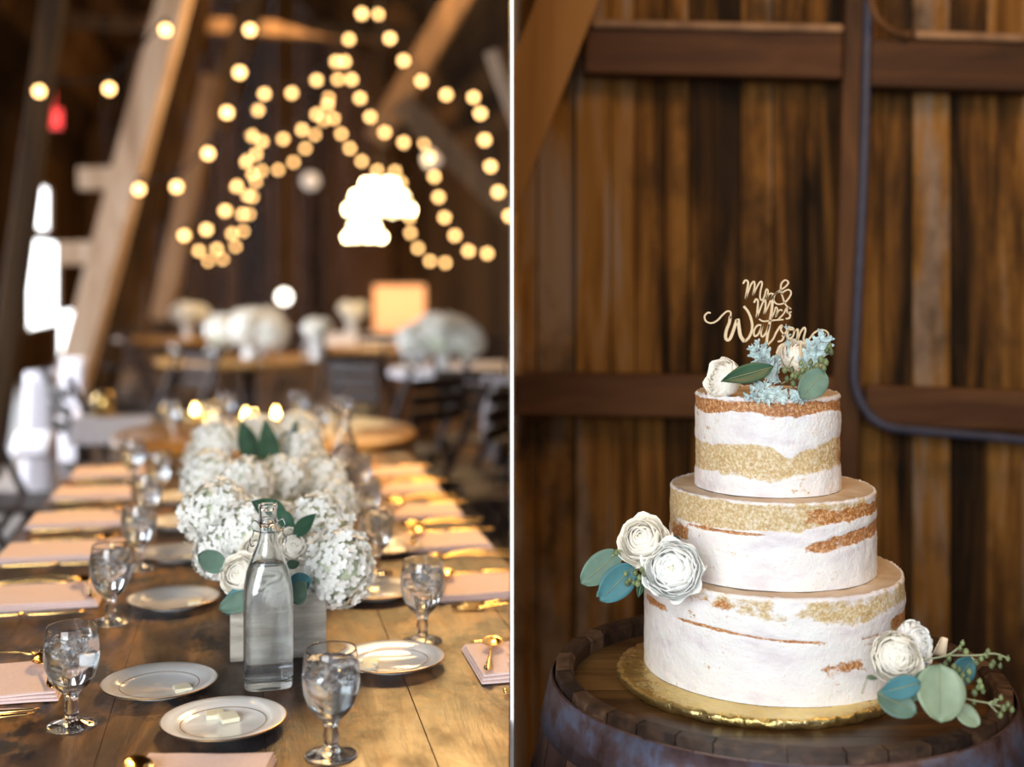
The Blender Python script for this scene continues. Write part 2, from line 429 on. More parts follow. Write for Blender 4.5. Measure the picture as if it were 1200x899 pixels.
# ------------------------------------------------------------------ thin white partition seen edge-on and the plank wall behind the cake
mb = MB(); mb.box((0,2.30,1.2), (.0046,1.36,2.4)); structure(mb.build('wall_partition', M['white']))
WZ = 3.0
mb = MB(); x = -.003
while x < 2.5:
    w = random.uniform(.055,.10); mb.ct = random.choice((.1,.3,.5,.6,.75,.9,.95)); d = random.uniform(0,.022)
    mb.box((x+w/2, WZ+.02+d, 1.35), (w-.004,.03,2.7)); x += w
mb.ct = .05; mb.box((1.25, WZ+.075, 1.35), (2.5,.03,2.7))
structure(mb.build('wall_back', M['barn']))
def trim_left_side(o, xmin):
    bm = bmesh.new(); bm.from_mesh(o.data)
    bmesh.ops.bisect_plane(bm, geom=bm.verts[:]+bm.edges[:]+bm.faces[:], plane_co=(xmin,0,0), plane_no=(-1,0,0), clear_outer=True)
    bmesh.ops.holes_fill(bm, edges=[e for e in bm.edges if e.is_boundary]); bm.to_mesh(o.data); bm.free()
def wallbeam(name, pts, w, d, mat, label, off=.0, tone=.5, bevel=.008, cat='beam'):
    mb = MB(); mb.ct = tone; a, b_ = pts
    mb.beam(P(*a, WZ-.005-d/2-off), P(*b_, WZ-.005-d/2-off), w, d)
    return tag(mb.build(name, mat, bevel=bevel), label, cat)
wallbeam('wall_beam', ((684,60),(984,67)), .118, .07, M['beam'], 'dark brown horizontal beam left of the upright post, high on the plank wall', tone=.45)
wallbeam('wall_beam', ((1016,76),(1215,82)), .118, .07, M['beam'], 'dark brown horizontal beam right of the upright post, high on the plank wall', tone=.3)
wallbeam('beam_top_strip', ((690,31),(984,37)), .022, .085, M['timber_mid'], 'pale thin strip standing in for the lit top face of the left upper beam', tone=.1)  # paler strips added to show light on the beams' top faces
wallbeam('beam_top_strip', ((1066,44),(1215,49)), .022, .085, M['timber_mid'], 'pale thin strip standing in for the lit top face of the right upper beam', tone=.1)
wallbeam('wall_beam', ((602,461),(976,466)), .105, .05, M['beam'], 'brown horizontal rail behind the cake, left of the upright post', tone=.8)
wallbeam('wall_beam', ((1012,474),(1215,482)), .10, .04, M['beam'], 'brown horizontal rail right of the upright post, just above the conduit', tone=.7)
wallbeam('upright_post', ((1006,-40),(976,900)), .068, .045, M['beam_v'], 'narrow reddish upright post on the plank wall right of the cake topper', tone=.35)
br = wallbeam('diagonal_brace', ((690,-62),(572,240)), .135, .10, M['brace'], 'thick orange brown brace slanting across the upper left of the plank wall', off=.09, tone=.7); trim_left_side(br, .004)
mb = MB(); mb.tube(smooth_pts([P(1018,-30,WZ-.055),P(1012,200,WZ-.055),P(1003,392,WZ-.058),P(1001,425,WZ-.06),P(1003,455,WZ-.062),P(1017,484,WZ-.07),P(1040,500,WZ-.08),P(1080,505,WZ-.075),P(1140,510,WZ-.075),P(1215,517,WZ-.075)], 8), .0115, 10)
tag(mb.build('conduit', M['conduit']), 'dark metal conduit running down beside the post and bending right under the rail', 'pipe')
mb = MB(); mb.tube(smooth_pts([P(1017,-15,WZ-.1),P(1026,18,WZ-.1),P(1045,36,WZ-.09),P(1064,41,WZ-.09)], 6), .008, 8)
mb.sphere(P(1064,41,WZ-.09), .013)
tag(mb.build('cable', M['beam_v']), 'short brown cable curving onto the right upper beam', 'cable')

# ------------------------------------------------------------------ barrel with the cake
BC = Vector((.370, 1.70, 0)); BT = .834
bar = empty('wine_barrel', BC, label='dark wooden wine barrel with metal hoops carrying the tiered cake', cat='barrel')
def brad(z):
    q = (z-BT/2)/(BT/2); return .365 - .056*q*q
ns = 30
mb = MB()
for k in range(ns):
    a0, a1 = 2*PI*k/ns+.003, 2*PI*(k+1)/ns-.003; mb.ct = random.random()
    nz, na = 14, 3
    vs = []
    for i in range(nz+1):
        z = BT*i/nz*.985
        for j in range(na+1):
            a = a0+(a1-a0)*j/na; vs.append((brad(z)*math.cos(a), brad(z)*math.sin(a), z))
    fs = [(i*(na+1)+j, i*(na+1)+j+1, (i+1)*(na+1)+j+1, (i+1)*(na+1)+j) for i in range(nz) for j in range(na)]
    mb.smooth = True; mb.add(vs, fs); mb.smooth = False
mb.build('staves', M['stave'], bar, clean=False)
mb = MB(); k = 0; a = 0
while a < 2*PI-.02:
    w = min(random.uniform(.15,.3), 2*PI-a); mb.ct = random.choice((.1,.35,.5,.6,.9)); n = 5; ro = brad(BT)+.001; ri = ro-.026
    vs = []
    for j in range(n+1):
        t = a+.003+(w-.006)*j/n; c_, s_ = math.cos(t), math.sin(t)
        vs += [(ro*c_,ro*s_,BT-.03),((ro-.002)*c_,(ro-.002)*s_,BT-.001),((ri+.006)*c_,(ri+.006)*s_,BT),(ri*c_,ri*s_,BT-.006),((ri+.002)*c_,(ri+.002)*s_,BT-.045)]
    fs = [(j*5+q,(j+1)*5+q,(j+1)*5+q+1,j*5+q+1) for j in range(n) for q in range(4)]
    mb.add(vs, fs); a += w
mb.build('rim', M['chime'], bar, clean=False)
mb = MB(); x = -.285
while x < .285:
    w = random.uniform(.07,.1); mb.ct = random.random(); x1 = min(x+w-.001,.285)
    ys = [(math.sqrt(max(0,.285**2-xx*xx))) for xx in [x+(x1-x)*i/6 for i in range(7)]]
    xs = [x+(x1-x)*i/6 for i in range(7)]; vs = []
    for xx, yy in zip(xs, ys): vs += [(-yy,xx,BT-.026),(yy,xx,BT-.026)]
    mb.add(vs, [(2*i,2*i+1,2*i+3,2*i+2) for i in range(6)]); x += w
mb.build('head', M['head'], bar)
for (z0, z1) in ((BT-.075,BT-.014),(BT-.20,BT-.15),(.15,.20),(.012,.07)):
    mb = MB(); pr = [(brad(z0)+.001,z0),(brad(z0)+.0035,z0),(brad(z1)+.0035,z1),(brad(z1)+.001,z1)]
    mb.lathe(pr, 90, caps=False); mb.build('hoop', M['hoop'], bar)
mb = MB(); p = Vector((brad(.74)*math.cos(-1.03)*1.01, brad(.74)*math.sin(-1.03)*1.01, .77))

mb = MB(); n = 200
prf = [(.0001,.014),(.08,.0141),(.15,.0138),(.190,.0142),(.1965,.0135),(.1995,.011),(.1985,.006),(.1965,.001),(.19,0)]
vs = []; 
for i, (r_, z) in enumerate(prf):
    for k in range(n):
        th = 2*PI*k/n; q = noise.noise(Vector((math.cos(th)*16, math.sin(th)*16, i*1.9)))
        q2 = noise.noise(Vector((math.cos(th)*34, math.sin(th)*34, i*3.1)))
        rr = r_ + ((q*.003+q2*.004) if 4 <= i <= 7 else 0); zz = z + (q2*.0022 if 3 <= i <= 6 else 0)
        vs.append((rr*math.cos(th), rr*math.sin(th), zz))
mb.smooth = True
mb.add(vs, [(i*n+k,i*n+(k+1)%n,(i+1)*n+(k+1)%n,(i+1)*n+k) for i in range(len(prf)-1) for k in range(n)])
bd = mb.build('cake_board', M['foil']); bd.location = (.350,1.725,BT-.026); BDZ = BT-.026+.0142
tag(bd, 'round gold foil cake board under the naked cake on the barrel', 'cake board')

# cake
CK = Vector((.3765,1.755,BDZ))
cake = empty('wedding_cake', CK, label='three tier semi-naked wedding cake with white icing on a gold board', cat='cake')
def sstep(a, b_, x):
    t = max(0, min(1, (x-a)/(b_-a) if b_ != a else 0)); return t*t*(3-2*t)
def band(x, lo, hi, s): return sstep(lo-s, lo+s, x)*(1-sstep(hi-s, hi+s, x))
def w1(a, f, ph): return math.sin(a*f+ph)
def m_top(u, t, th):
    crust = band(t, .035, .165+.02*w1(th,5,1), .03)
    top = .49+.02*w1(th,4,0)+.11*math.exp(-((u-.28)/.16)**2)-.05*sstep(.4,1,u); bot = .77+.09*math.exp(-((u-.05)/.25)**2)-.03*u
    sp = band(t, top, bot, .04)
    cr2 = sp*sstep(.75,1,u)*.7
    return sp, max(crust, cr2)
def m_mid(u, t, th):
    sp = band(t, .02, .33-.10*sstep(.2,.6,u), .04)*(1-sstep(.75,.95,u)*.3)
    cr = band(t, .07, .27-.05*u, .035)*sstep(.15,.5,u)
    cr = max(cr, band(t, .35, .385, .014)*band(u,-.75,-.05,.1)*.85)
    cen = .50-.10*sstep(.3,1,u); cr = max(cr, band(t, cen-.08*sstep(.1,.6,u), cen+.09*sstep(.15,.5,u), .035)*sstep(.15,.4,u)*.95)
    cr = max(cr, band(t,.42,.56,.03)*band(u,-.95,-.78,.05))
    sp = max(sp, band(t,.2,.5,.05)*(1-sstep(-.97,-.85,u)))
    return sp, cr
def m_bot(u, t, th):
    sp = band(t, .02, .17+.05*w1(th,5,2), .05)*band(u,-.85,.02,.12)*.62
    sp = max(sp, band(t, .01, .20+.08*math.exp(-((u-.55)/.2)**2), .05)*sstep(.1,.35,u)*.72)
    cr = band(t, .04,.15,.05)*band(u,-.8,-.25,.1)*.5
    ln = .33+.07*sstep(-.7,.3,u)-.03*sstep(.35,1,u)
    cr = max(cr, band(t, ln-.012, ln+.012, .010)*band(u,-.72,.33,.05)*1.0)
    cr = max(cr, band(t, .24,.32,.03)*band(u,-.97,-.78,.04)*.9)
    cr = max(cr, band(t, .40,.415,.010)*band(u,.62,.75,.03)*.9, band(t,.47,.485,.01)*band(u,.66,.78,.03)*.9)
    cr = max(cr, band(t, .60,.72,.05)*band(u,.36,.66,.08)*.52)
    sp = max(sp, band(t,.30,.80,.06)*sstep(.80,.90,u))
    cr = max(cr, band(t,.28,.42,.04)*sstep(.80,.90,u)*.8)
    return sp, cr
def tier(name, r0, z0, h, maskf, seed, cx=0):
    nth, nz = 300, 70; vs = []; A = []; Bv = []; fs = []
    for i in range(nz+1):
        t = i/nz
        for k in range(nth):
            th = 2*PI*k/nth; uu = math.sin(th+.21); uu = (1.3 if uu > 0 else -1.3) if math.cos(th+.21) < 0 else uu
            sp, cr = maskf(uu, t, th)
            dirv = Vector((math.sin(th), -math.cos(th), 0))
            q = noise.noise(Vector((dirv.x*6+seed, dirv.y*6, t*5)))*.0012 + noise.noise(Vector((dirv.x*30+seed, dirv.y*30, t*18)))*.0006
            rr = r0 + q - .0012*max(sp, cr)
            if t < .03: rr -= .003*(1-t/.03)**2
            zz = h*(1-t)
            if i == 0: zz += abs(noise.noise(Vector((dirv.x*14+seed, dirv.y*14, 3))))*.0035
            vs.append((dirv.x*rr, dirv.y*rr, zz)); A.append(sp); Bv.append(cr)
    for i in range(nz):
        for k in range(nth): fs.append((i*nth+k, (i+1)*nth+k, (i+1)*nth+(k+1)%nth, i*nth+(k+1)%nth))
    nside = len(fs)
    prev = 0
    for j, fr in enumerate((.97,.9,.6,.2)):
        base = len(vs)
        for k in range(nth):
            th = 2*PI*k/nth
            vs.append((math.sin(th)*r0*fr, -math.cos(th)*r0*fr, h+noise.noise(Vector((math.sin(th)*fr*7,math.cos(th)*fr*7,seed)))*.0012-(.001 if j else 0)))
            A.append(0); Bv.append(0)
        for k in range(nth): fs.append((prev+(k+1)%nth, base+(k+1)%nth, base+k, prev+k))
        prev = base
    fs.append(tuple(prev+k for k in range(nth))[::-1])
    me = bpy.data.meshes.new(name); me.from_pydata(vs, [], fs); me.materials.append(M['cake']); me.materials.append(M['caketop'])
    for i, p in enumerate(me.polygons): p.use_smooth = True; p.material_index = 1 if i >= nside+nth else 0
    for nm, arr in (('sponge', A), ('crust', Bv)):
        at = me.attributes.new(nm, 'FLOAT', 'POINT'); at.data.foreach_set('value', arr)
    bm = bmesh.new(); bm.from_mesh(me); bmesh.ops.recalc_face_normals(bm, faces=bm.faces); bm.to_mesh(me); bm.free()
    o = bpy.data.objects.new(name, me); COL.objects.link(o); o.parent = cake; o.location = (cx,0,z0); return o
T1 = .140; T2 = .117; T3 = .135
o = tier('tier', .184, 0, T1, m_bot, 1); o['label'] = 'widest bottom tier with thin brown sponge line'
o = tier('tier', .1465, T1, T2, m_mid, 9, -.001); o['label'] = 'middle tier with exposed sponge under its rim'
o = tier('tier', .1035, T1+T2, T3, m_top, 17, -.007); o['label'] = 'small top tier with a brown crust band'
TOPZ = CK.z+T1+T2+T3

# topper lettering
def zp(x, y): return P(820+x/7.5, 320+y/7.5, 1.76)
strokes = [
 ([(380,95),(400,64),(424,82),(415,150),(402,228)],1.2),([(402,228),(430,150),(455,92),(478,76),(481,120),(468,197)],1.1),
 ([(468,197),(500,125),(533,76),(548,92),(533,160),(529,215),(545,240),(568,205),(585,143),(600,165),(587,237),(603,192),(635,178),(640,205),(622,240)],1.0),
 ([(622,240),(650,195),(700,155),(750,122),(778,85),(752,62),(717,92),(712,150),(732,225),(758,285),(790,306)],1.0),
 ([(715,158),(668,180),(648,225),(662,262),(700,275),(748,258),(792,205),(801,165),(775,147),(735,165),(715,185)],1.0),
 ([(475,262),(494,230),(511,250),(506,325),(499,392)],1.2),([(499,392),(528,320),(556,255),(575,238),(577,290),(565,362)],1.1),
 ([(565,362),(600,292),(630,225),(655,185)],1.0),([(640,205),(632,320),(612,450),(592,560),(585,650)],1.4),
 ([(628,400),(655,340),(668,300),(682,322),(668,388),(690,335),(716,322),(722,335)],.9),
 ([(690,405),(735,360),(762,308),(790,308),(800,318)],.9),([(765,310),(768,345),(793,365),(786,395),(755,402)],1.0),([(770,352),(806,341)],.8),
 ([(95,350),(68,350),(42,380),(55,424),(100,440),(150,420),(200,368),(240,337),(270,345),(268,400)],1.1),
 ([(268,380),(258,440),(235,500),(226,560),(240,589),(268,572),(300,490),(325,410)],1.6),
 ([(335,402),(342,460),(357,550),(392,603)],1.9),([(392,603),(430,568),(458,500),(456,425),(425,342),(385,292)],1.3),
 ([(548,458),(505,462),(476,508),(480,552),(507,545),(535,495),(550,452),(537,525),(550,560),(585,520),(610,450)],1.2),
 ([(520,404),(560,424),(640,416),(735,408)],1.0),([(585,640),(640,585),(672,520),(705,470),(722,462),(712,500),(738,545),(722,592),(685,602)],1.2),
 ([(722,560),(770,505),(800,478),(830,500),(818,555),(786,577),(766,545),(785,498),(850,505)],1.1),
 ([(850,492),(862,505),(855,592),(885,520),(917,480),(928,505),(912,580),(940,602),(975,562)],1.2),
 ([(975,562),(1010,522),(1060,500),(1110,510),(1132,548),(1112,582)],1.1),
]
mb = MB()
o0 = P(900, 440, 1.76)
for pts, wgt in strokes:
    pp = [zp(*q)-o0 for q in smooth_pts([(a, b_, 0) for a, b_ in pts], 5) for q in [(q.x, q.y)]]
    n = 8; vs = []; N = len(pp); r_ = (.00128 if wgt > 1.25 else .00102)*wgt
    for i, p in enumerate(pp):
        t = (pp[min(i+1,N-1)]-pp[max(i-1,0)]).normalized(); s_ = Vector((t.z,0,-t.x))
        e = r_*(.8 if i in (0,N-1) else 1)
        vs += [p+s_*e+Vector((0,-.0015,0)), p+s_*e+Vector((0,.0015,0)), p-s_*e+Vector((0,.0015,0)), p-s_*e+Vector((0,-.0015,0))]
    fs = [(i*4+q, i*4+(q+1)%4, (i+1)*4+(q+1)%4, (i+1)*4+q) for i in range(N-1) for q in range(4)] + [(3,2,1,0), tuple((N-1)*4+q for q in range(4))]
    mb.add(vs, fs)
for px in (897, 938):
    a = P(px,402,1.76)-o0; b_ = Vector((a.x,0,TOPZ-.03-o0.z)); mb.beam(a, b_, .0028, .003)
tp = mb.build('cake_topper', M['topper'], clean=False); tp.location = o0
tag(tp, 'gold wooden script cake topper reading Mr & Mrs above the top tier', 'cake topper')

# ------------------------------------------------------------------ flowers and foliage
def rose_mesh(seed, layers=10, open_=1.0, petals=(3,3,3,4,4,5,5,6,6,7), hcore=.35):
    rnd = random.Random(seed); mb = MB()
    for L in range(layers):
        f = (L+1)/layers; r_ = .16+.84*f; phi = R(168-(60*open_)*f**1.3)
        n = petals[min(L, len(petals)-1)]; off = rnd.random()*6
        for k in range(n):
            a0 = off+2*PI*k/n; w = 2*PI/n*rnd.uniform(.62,.80); ph = phi*rnd.uniform(.93,1.04); rr = r_*rnd.uniform(.93,1.04)
            wv = rnd.uniform(0,6); cu = rnd.uniform(.02,.12)*f; cz = hcore*(1-f)
            def fn(s, t, a0=a0, w=w, ph=ph, rr=rr, wv=wv, cu=cu, cz=cz):
                s2 = (s-.5)*2
                edge = 1-.16*abs(s2)**2.5
                pl = ph*t*edge
                a = a0 + s2*w*(.35+.65*min(1, t*1.6))
                q = rr*math.sin(pl) if pl < PI/2 else rr*(math.sin(pl)*.75+.25*math.sin(pl)**.5 if math.sin(pl) > 0 else 0)
                q *= 1+.02*math.sin(s2*5+wv)
                q += cu*rr*max(0,t-.78)/.22*(1+.6*math.sin(s2*4+wv)); z = -rr*math.cos(pl)*.82+cz-.1
                z += .03*math.sin(s2*7+wv)*t**3
                return (q*math.cos(a), q*math.sin(a), z)
            mb.grid(fn, 8, 7)
    return mb
def make_rose(seed, name, mat, **kw):
    def mk():
        r = empty(name)
        o = rose_mesh(seed, **kw).build('petals', mat, r, solid=.007)
        mb = MB(); mb.sphere((0,0,.30), .13, 10, 8); mb.build('center', M['butter'], r)
        mb = MB(); mb.lathe([(.0001,-1.25),(.05,-1.25),(.06,-.95),(.28,-.8),(.32,-.62),(.0001,-.6)], 10); mb.build('calyx', M['stem'], r)
        return r
    return mk
def facing(d, roll=0):
    return Vector(d).normalized().to_track_quat('Z','Y') @ Quaternion((0,0,1), roll)
def place(pr, px, py, z, rad, d, label, cat, group=None, roll=0):
    return pr.put(P(px,py,z), label=label, cat=cat, group=group, scale=rad, quat=facing(d, roll))
K = 1/F
roseA = Proto(make_rose(1,'ranunculus',M['petal'],open_=.95)); roseB = Proto(make_rose(2,'ranunculus',M['petal2'],open_=1.1,layers=12,petals=(3,3,4,4,5,5,6,6,6,7,7,8)))
roseC = Proto(make_rose(3,'garden_rose',M['petal'],open_=1.35,layers=8,petals=(3,3,4,4,5,5,5,6)))
place(roseB, 788,667,1.60,34*1.60*K, (-.25,-1,.35), 'cool white ranunculus against the middle tier, in front of the cream rose', 'flower', roll=.4)
place(roseC, 753,632,1.63,31*1.63*K, (-.35,-.9,.55), 'cream garden rose left of the middle tier, behind the cooler bloom', 'flower', roll=1)
place(roseA, 1050,770,1.50,28*1.50*K, (-.1,-1,.25), 'creamy ranunculus with yellow centre at the lower right of the cake', 'flower', roll=2)
place(roseB, 1074,755,1.53,26*1.53*K, (.7,-.8,.35), 'white ranunculus turned to the right, beside the creamy one at the cake foot', 'flower', roll=.8)
place(roseA, 845,443,1.70,24*1.70*K, (-.75,-.35,.35), 'white ranunculus seen from the side on the left of the top tier', 'flower', roll=.5)
place(roseC, 936,416,1.78,24*1.78*K, (.2,-.8,.7), 'pale peach edged rose half hidden behind silver leaves on the top tier', 'flower', roll=.2)
place(roseC, 958,432,1.80,17*1.80*K, (.9,-.3,.3), 'white rose petals peeping out at the right of the top tier', 'flower', roll=2.2)
mb = MB(); 
def pet(a, b_): return (( a-.5)*.022*(1-.5*b_), .004*math.sin(a*3), b_*.026)
mb.grid(pet, 5, 5); o = mb.build('dry_petal', M['peach'], solid=.0006); o.location = P(1100,770,1.56); o.rotation_euler = (.2,.2,.25)
tag(o, 'small dry peach petal standing behind the lower right flowers', 'petal')

def leaf_fn(L, W, tip=1.0, cup=.12, bend=.1, shape='round'):
    def fn(s, t):
        s2 = (s-.5)*2
        if shape == 'round': w = W*math.sin(PI*min(1,max(0,t))**.9)**.55 if 0 < t < 1 else 0
        else: w = W*math.sin(PI*t**.85)**.9 if 0 < t < 1 else 0
        return Vector((s2*w, t*L, cup*W*s2*s2 - bend*L*t*t + .02*W*math.sin(t*9+s2)))
    return fn
def add_leaf(mb, base, dirv, nrm, L, W, **kw):
    y = Vector(dirv).normalized(); z = Vector(nrm); z = (z-y*z.dot(y)).normalized(); x = y.cross(z)
    fn = leaf_fn(L, W, **kw); b0 = Vector(base)
    mb.grid(lambda s, t: b0 + x*fn(s,t).x + y*fn(s,t).y + z*fn(s,t).z, 8, 14)
def leaf_px(root, base, tip, z0, z1, Wpx, mat, nrm=(0,-1,.2), shape='round', name='leaf', bend=.05, label=None):
    o = Vector(root.location); a = P(*base, z0)-o; b_ = P(*tip, z1)-o; d = b_-a
    mb = MB(); add_leaf(mb, a, d, nrm, d.length, Wpx*z0*K, shape=shape, bend=bend, cup=.15)
    x = mb.build(name, mat, root, solid=.0006)
    mb = MB(); nn = Vector(nrm).normalized()*.0007
    mb.tube([a+nn, a+d*.5+nn+Vector(nrm).normalized()*0*.001, a+d*.85+nn], [.0007,.0005,.0003], 5); mb.build('vein', M['stem'], x)
    if label: x['label'] = label
    return x
def pods(root, pts, z, r_=.0034):
    o = Vector(root.location)
    for (a, b_) in pts:
        mb = MB(); c_ = P(a,b_,z+random.uniform(-.006,.006))-o
        mb.sphere(c_, r_*random.uniform(.8,1.15), 9, 6, (1,1,1.25)); mb.sphere(c_+Vector((0,-.001,r_*1.1)), r_*.4, 6, 4)
        mb.build('seed_pod', M['pod'], root)
def stemline(root, pts, z, r_=.0011, zs=None):
    o = Vector(root.location)
    mb = MB(); mb.tube(smooth_pts([P(a,b_,zs[i] if zs else z)-o for i,(a,b_) in enumerate(pts)],5), r_, 6); mb.build('stem', M['stem'], root)
# left sprig
r = empty('eucalyptus_sprig', P(760,668,1.64), label='eucalyptus sprig with two blue green leaves left of the middle tier', cat='foliage')
stemline(r, [(770,660),(742,652),(726,645),(722,647)],1.64); stemline(r, [(768,668),(745,668),(738,672)],1.63); stemline(r,[(726,647),(716,652)],1.635)
leaf_px(r,(726,648),(681,684),1.64,1.62,17,M['euc'],(-.2,-1,.1)); leaf_px(r,(742,664),(703,704),1.62,1.60,18,M['euc_blue'],(.1,-1,.2))
leaf_px(r,(752,680),(748,700),1.62,1.61,5,M['leaf'],(.3,-1,0),'long'); leaf_px(r,(784,628),(800,640),1.66,1.655,6,M['leaf'],(0,-1,.4),'long')
leaf_px(r,(706,690),(699,700),1.61,1.61,3,M['euc'],(0,-1,0),'long')
pods(r, [(733,673),(738,680),(744,671),(749,677),(752,668),(742,683),(735,683),(755,673),(722,648),(747,684)],1.60)
# lower right sprig
r = empty('eucalyptus_sprig', P(1090,790,1.50), label='eucalyptus sprig with round leaves and green pods at the foot of the cake', cat='foliage')
stemline(r,[(1058,775),(1090,772),(1112,767),(1128,755)],1.50); stemline(r,[(1112,768),(1145,768),(1165,766),(1180,771)],1.50)
stemline(r,[(1100,800),(1130,818),(1158,824),(1180,830)],1.48); stemline(r,[(1158,824),(1172,838)],1.48); stemline(r,[(1158,824),(1175,818)],1.48); stemline(r,[(1138,770),(1147,778)],1.5); stemline(r,[(1010,813),(1018,792),(1028,795)],1.46,.0008)
leaf_px(r,(1101,779),(1102,847),1.45,1.42,29,M['euc_pale'],(0,-1,.35),label='large pale round leaf')
leaf_px(r,(1078,800),(1034,812),1.435,1.425,13,M['euc_blue'],(.1,-1,.4)); leaf_px(r,(1088,786),(1066,822),1.475,1.46,11,M['euc'],(.1,-1,.4))
leaf_px(r,(1028,812),(1074,836),1.462,1.448,17,M['euc'],(0,-1,.5)); leaf_px(r,(1118,800),(1140,772),1.53,1.54,15,M['euc_blue'],(.2,-1,.2))
leaf_px(r,(1120,828),(1148,850),1.45,1.44,12,M['euc_pale'],(.2,-1,.4))
leaf_px(r,(1015,793),(1028,796),1.455,1.455,2.5,M['leaf'],(0,-1,.3),'long')
pods(r,[(1128,754),(1125,760),(1132,764),(1158,764),(1150,772),(1144,777),(1172,771),(1164,777),(1172,781),(1162,780),(1181,772),(1156,768)],1.50)
pods(r,[(1112,772),(1108,778),(1118,782),(1124,785),(1120,790),(1128,792),(1126,796),(1134,798),(1136,788),(1148,799),(1146,806),(1152,810),(1142,812),(1150,805)],1.49)
pods(r,[(1173,818),(1181,826),(1186,832),(1172,838),(1176,830),(1166,823),(1141,823)],1.48)
# top sprig
r = empty('eucalyptus_sprig', P(930,455,1.72), label='eucalyptus sprig with long dark leaf and pods on the top tier', cat='foliage')
stemline(r,[(915,450),(935,440),(955,428),(972,412)],1.70); stemline(r,[(935,440),(925,430),(930,418)],1.70)
leaf_px(r,(906,430),(845,447),1.66,1.63,12,M['leaf'],(0,-1,.5),'long',bend=.02,label='long dark leaf'); 
leaf_px(r,(966,436),(938,466),1.66,1.64,16,M['euc'],(0,-1,.3))
random.seed(21)
pods(r,[(random.gauss(938,13),random.gauss(441,9)) for _ in range(26)],1.67,.0037)
pods(r,[(972,406),(969,411),(974,413),(962,422),(968,425),(957,430),(965,432),(950,425)],1.69,.0042)
# dusty miller
def dusty(root, base, tip, z0, z1, W, nrm=(0,-1,.2), lobes=5):
    o = Vector(root.location); a = P(*base,z0)-o; b_ = P(*tip,z1)-o; d = b_-a; L = d.length
    y = d.normalized(); z = Vector(nrm); z = (z-y*z.dot(y)).normalized(); x = y.cross(z)
    mb = MB(); add_leaf(mb, a, d, nrm, L, W*.20, shape='long', cup=.3)
    for k in range(lobes):
        t = .22+.66*k/(lobes-1)
        for s in (-1,1):
            ln = W*(1.05-.45*abs(t-.5)*2)*random.uniform(.85,1.1)*.9; dv = (x*s*.85+y*.75+z*random.uniform(-.2,.25)).normalized(); p0 = a+y*(t*L)
            add_leaf(mb, p0-dv*.002, dv, z, ln, ln*.24, shape='round', cup=.3, bend=random.uniform(-.1,.2))
            for q in (.45,.7):
                for s3 in (-1,1):
                    dv2 = (dv+ (x*s3*.9+y*s3*s*.3)).normalized(); add_leaf(mb, p0+dv*ln*q, dv2, z, ln*.38, ln*.12, shape='round', cup=.2)
    mb.build('leaf', M['dusty'], root, solid=.0008)
r = empty('dusty_miller', P(910,460,1.70), label='silver blue lobed dusty miller leaves in front of the cake topper', cat='foliage')
dusty(r,(912,450),(883,404),1.72,1.70,.024); dusty(r,(935,445),(968,392),1.74,1.72,.027); dusty(r,(906,448),(905,420),1.73,1.72,.018)
dusty(r,(925,425),(922,380),1.77,1.77,.008,lobes=4)
for (a, b_, c_, d, z) in ((912,455,872,466,1.66),(915,452,886,470,1.655),(918,452,898,472,1.65),(922,455,915,470,1.65),(925,455,935,468,1.66),(905,450,880,455,1.66),(915,448,900,440,1.68),(930,458,942,470,1.665)):
    dusty(r,(a,b_),(c_,d),z,z-.012,.012,lobes=4)

# ------------------------------------------------------------------ long table
tbl = empty('farm_table', H(0,2.6,0), HANG, label='long dark stained farm table laid for dinner, running into the hall', cat='table')
V0, V1 = 1.12, 4.05
mb = MB(); seams = [-.52,-.38,-.181,.022,.225,.43,.525]
for a, b_ in zip(seams[:-1], seams[1:]):
    v = V0-2.6; k = 0
    cuts = sorted([V0-2.6, V1-2.6])
    mb.ct = random.uniform(.25,.75)
    mb.box(((a+b_)/2, (cuts[0]+cuts[1])/2, TZ-.02), (b_-a-.0006, cuts[1]-cuts[0], .04))
o = mb.build('tabletop', M['table'], tbl); trim_mesh_x(o, -.0035, False)
o.modifiers.new('b','BEVEL').width = .0006
mb = MB()
for uu in (-.43,.43): mb.box((uu, .25, TZ-.085), (.025,2.2,.09))
for vv in (-.9,1.3): mb.box((0,vv,TZ-.085), (.84,.025,.09))
o = mb.build('apron', M['chair'], tbl); trim_mesh_x(o, -.004, False)
for (uu, vv) in ((-.42,-.85),(-.42,1.3),(.42,1.3),(.10,-.85)):
    mb = MB(); mb.lathe([(.035,0),(.03,.05),(.04,.3),(.045,.5),(.03,.56),(.045,.60),(.045,TZ-.04)],16,(uu,vv,0)); mb.build('leg', M['chair'], tbl)

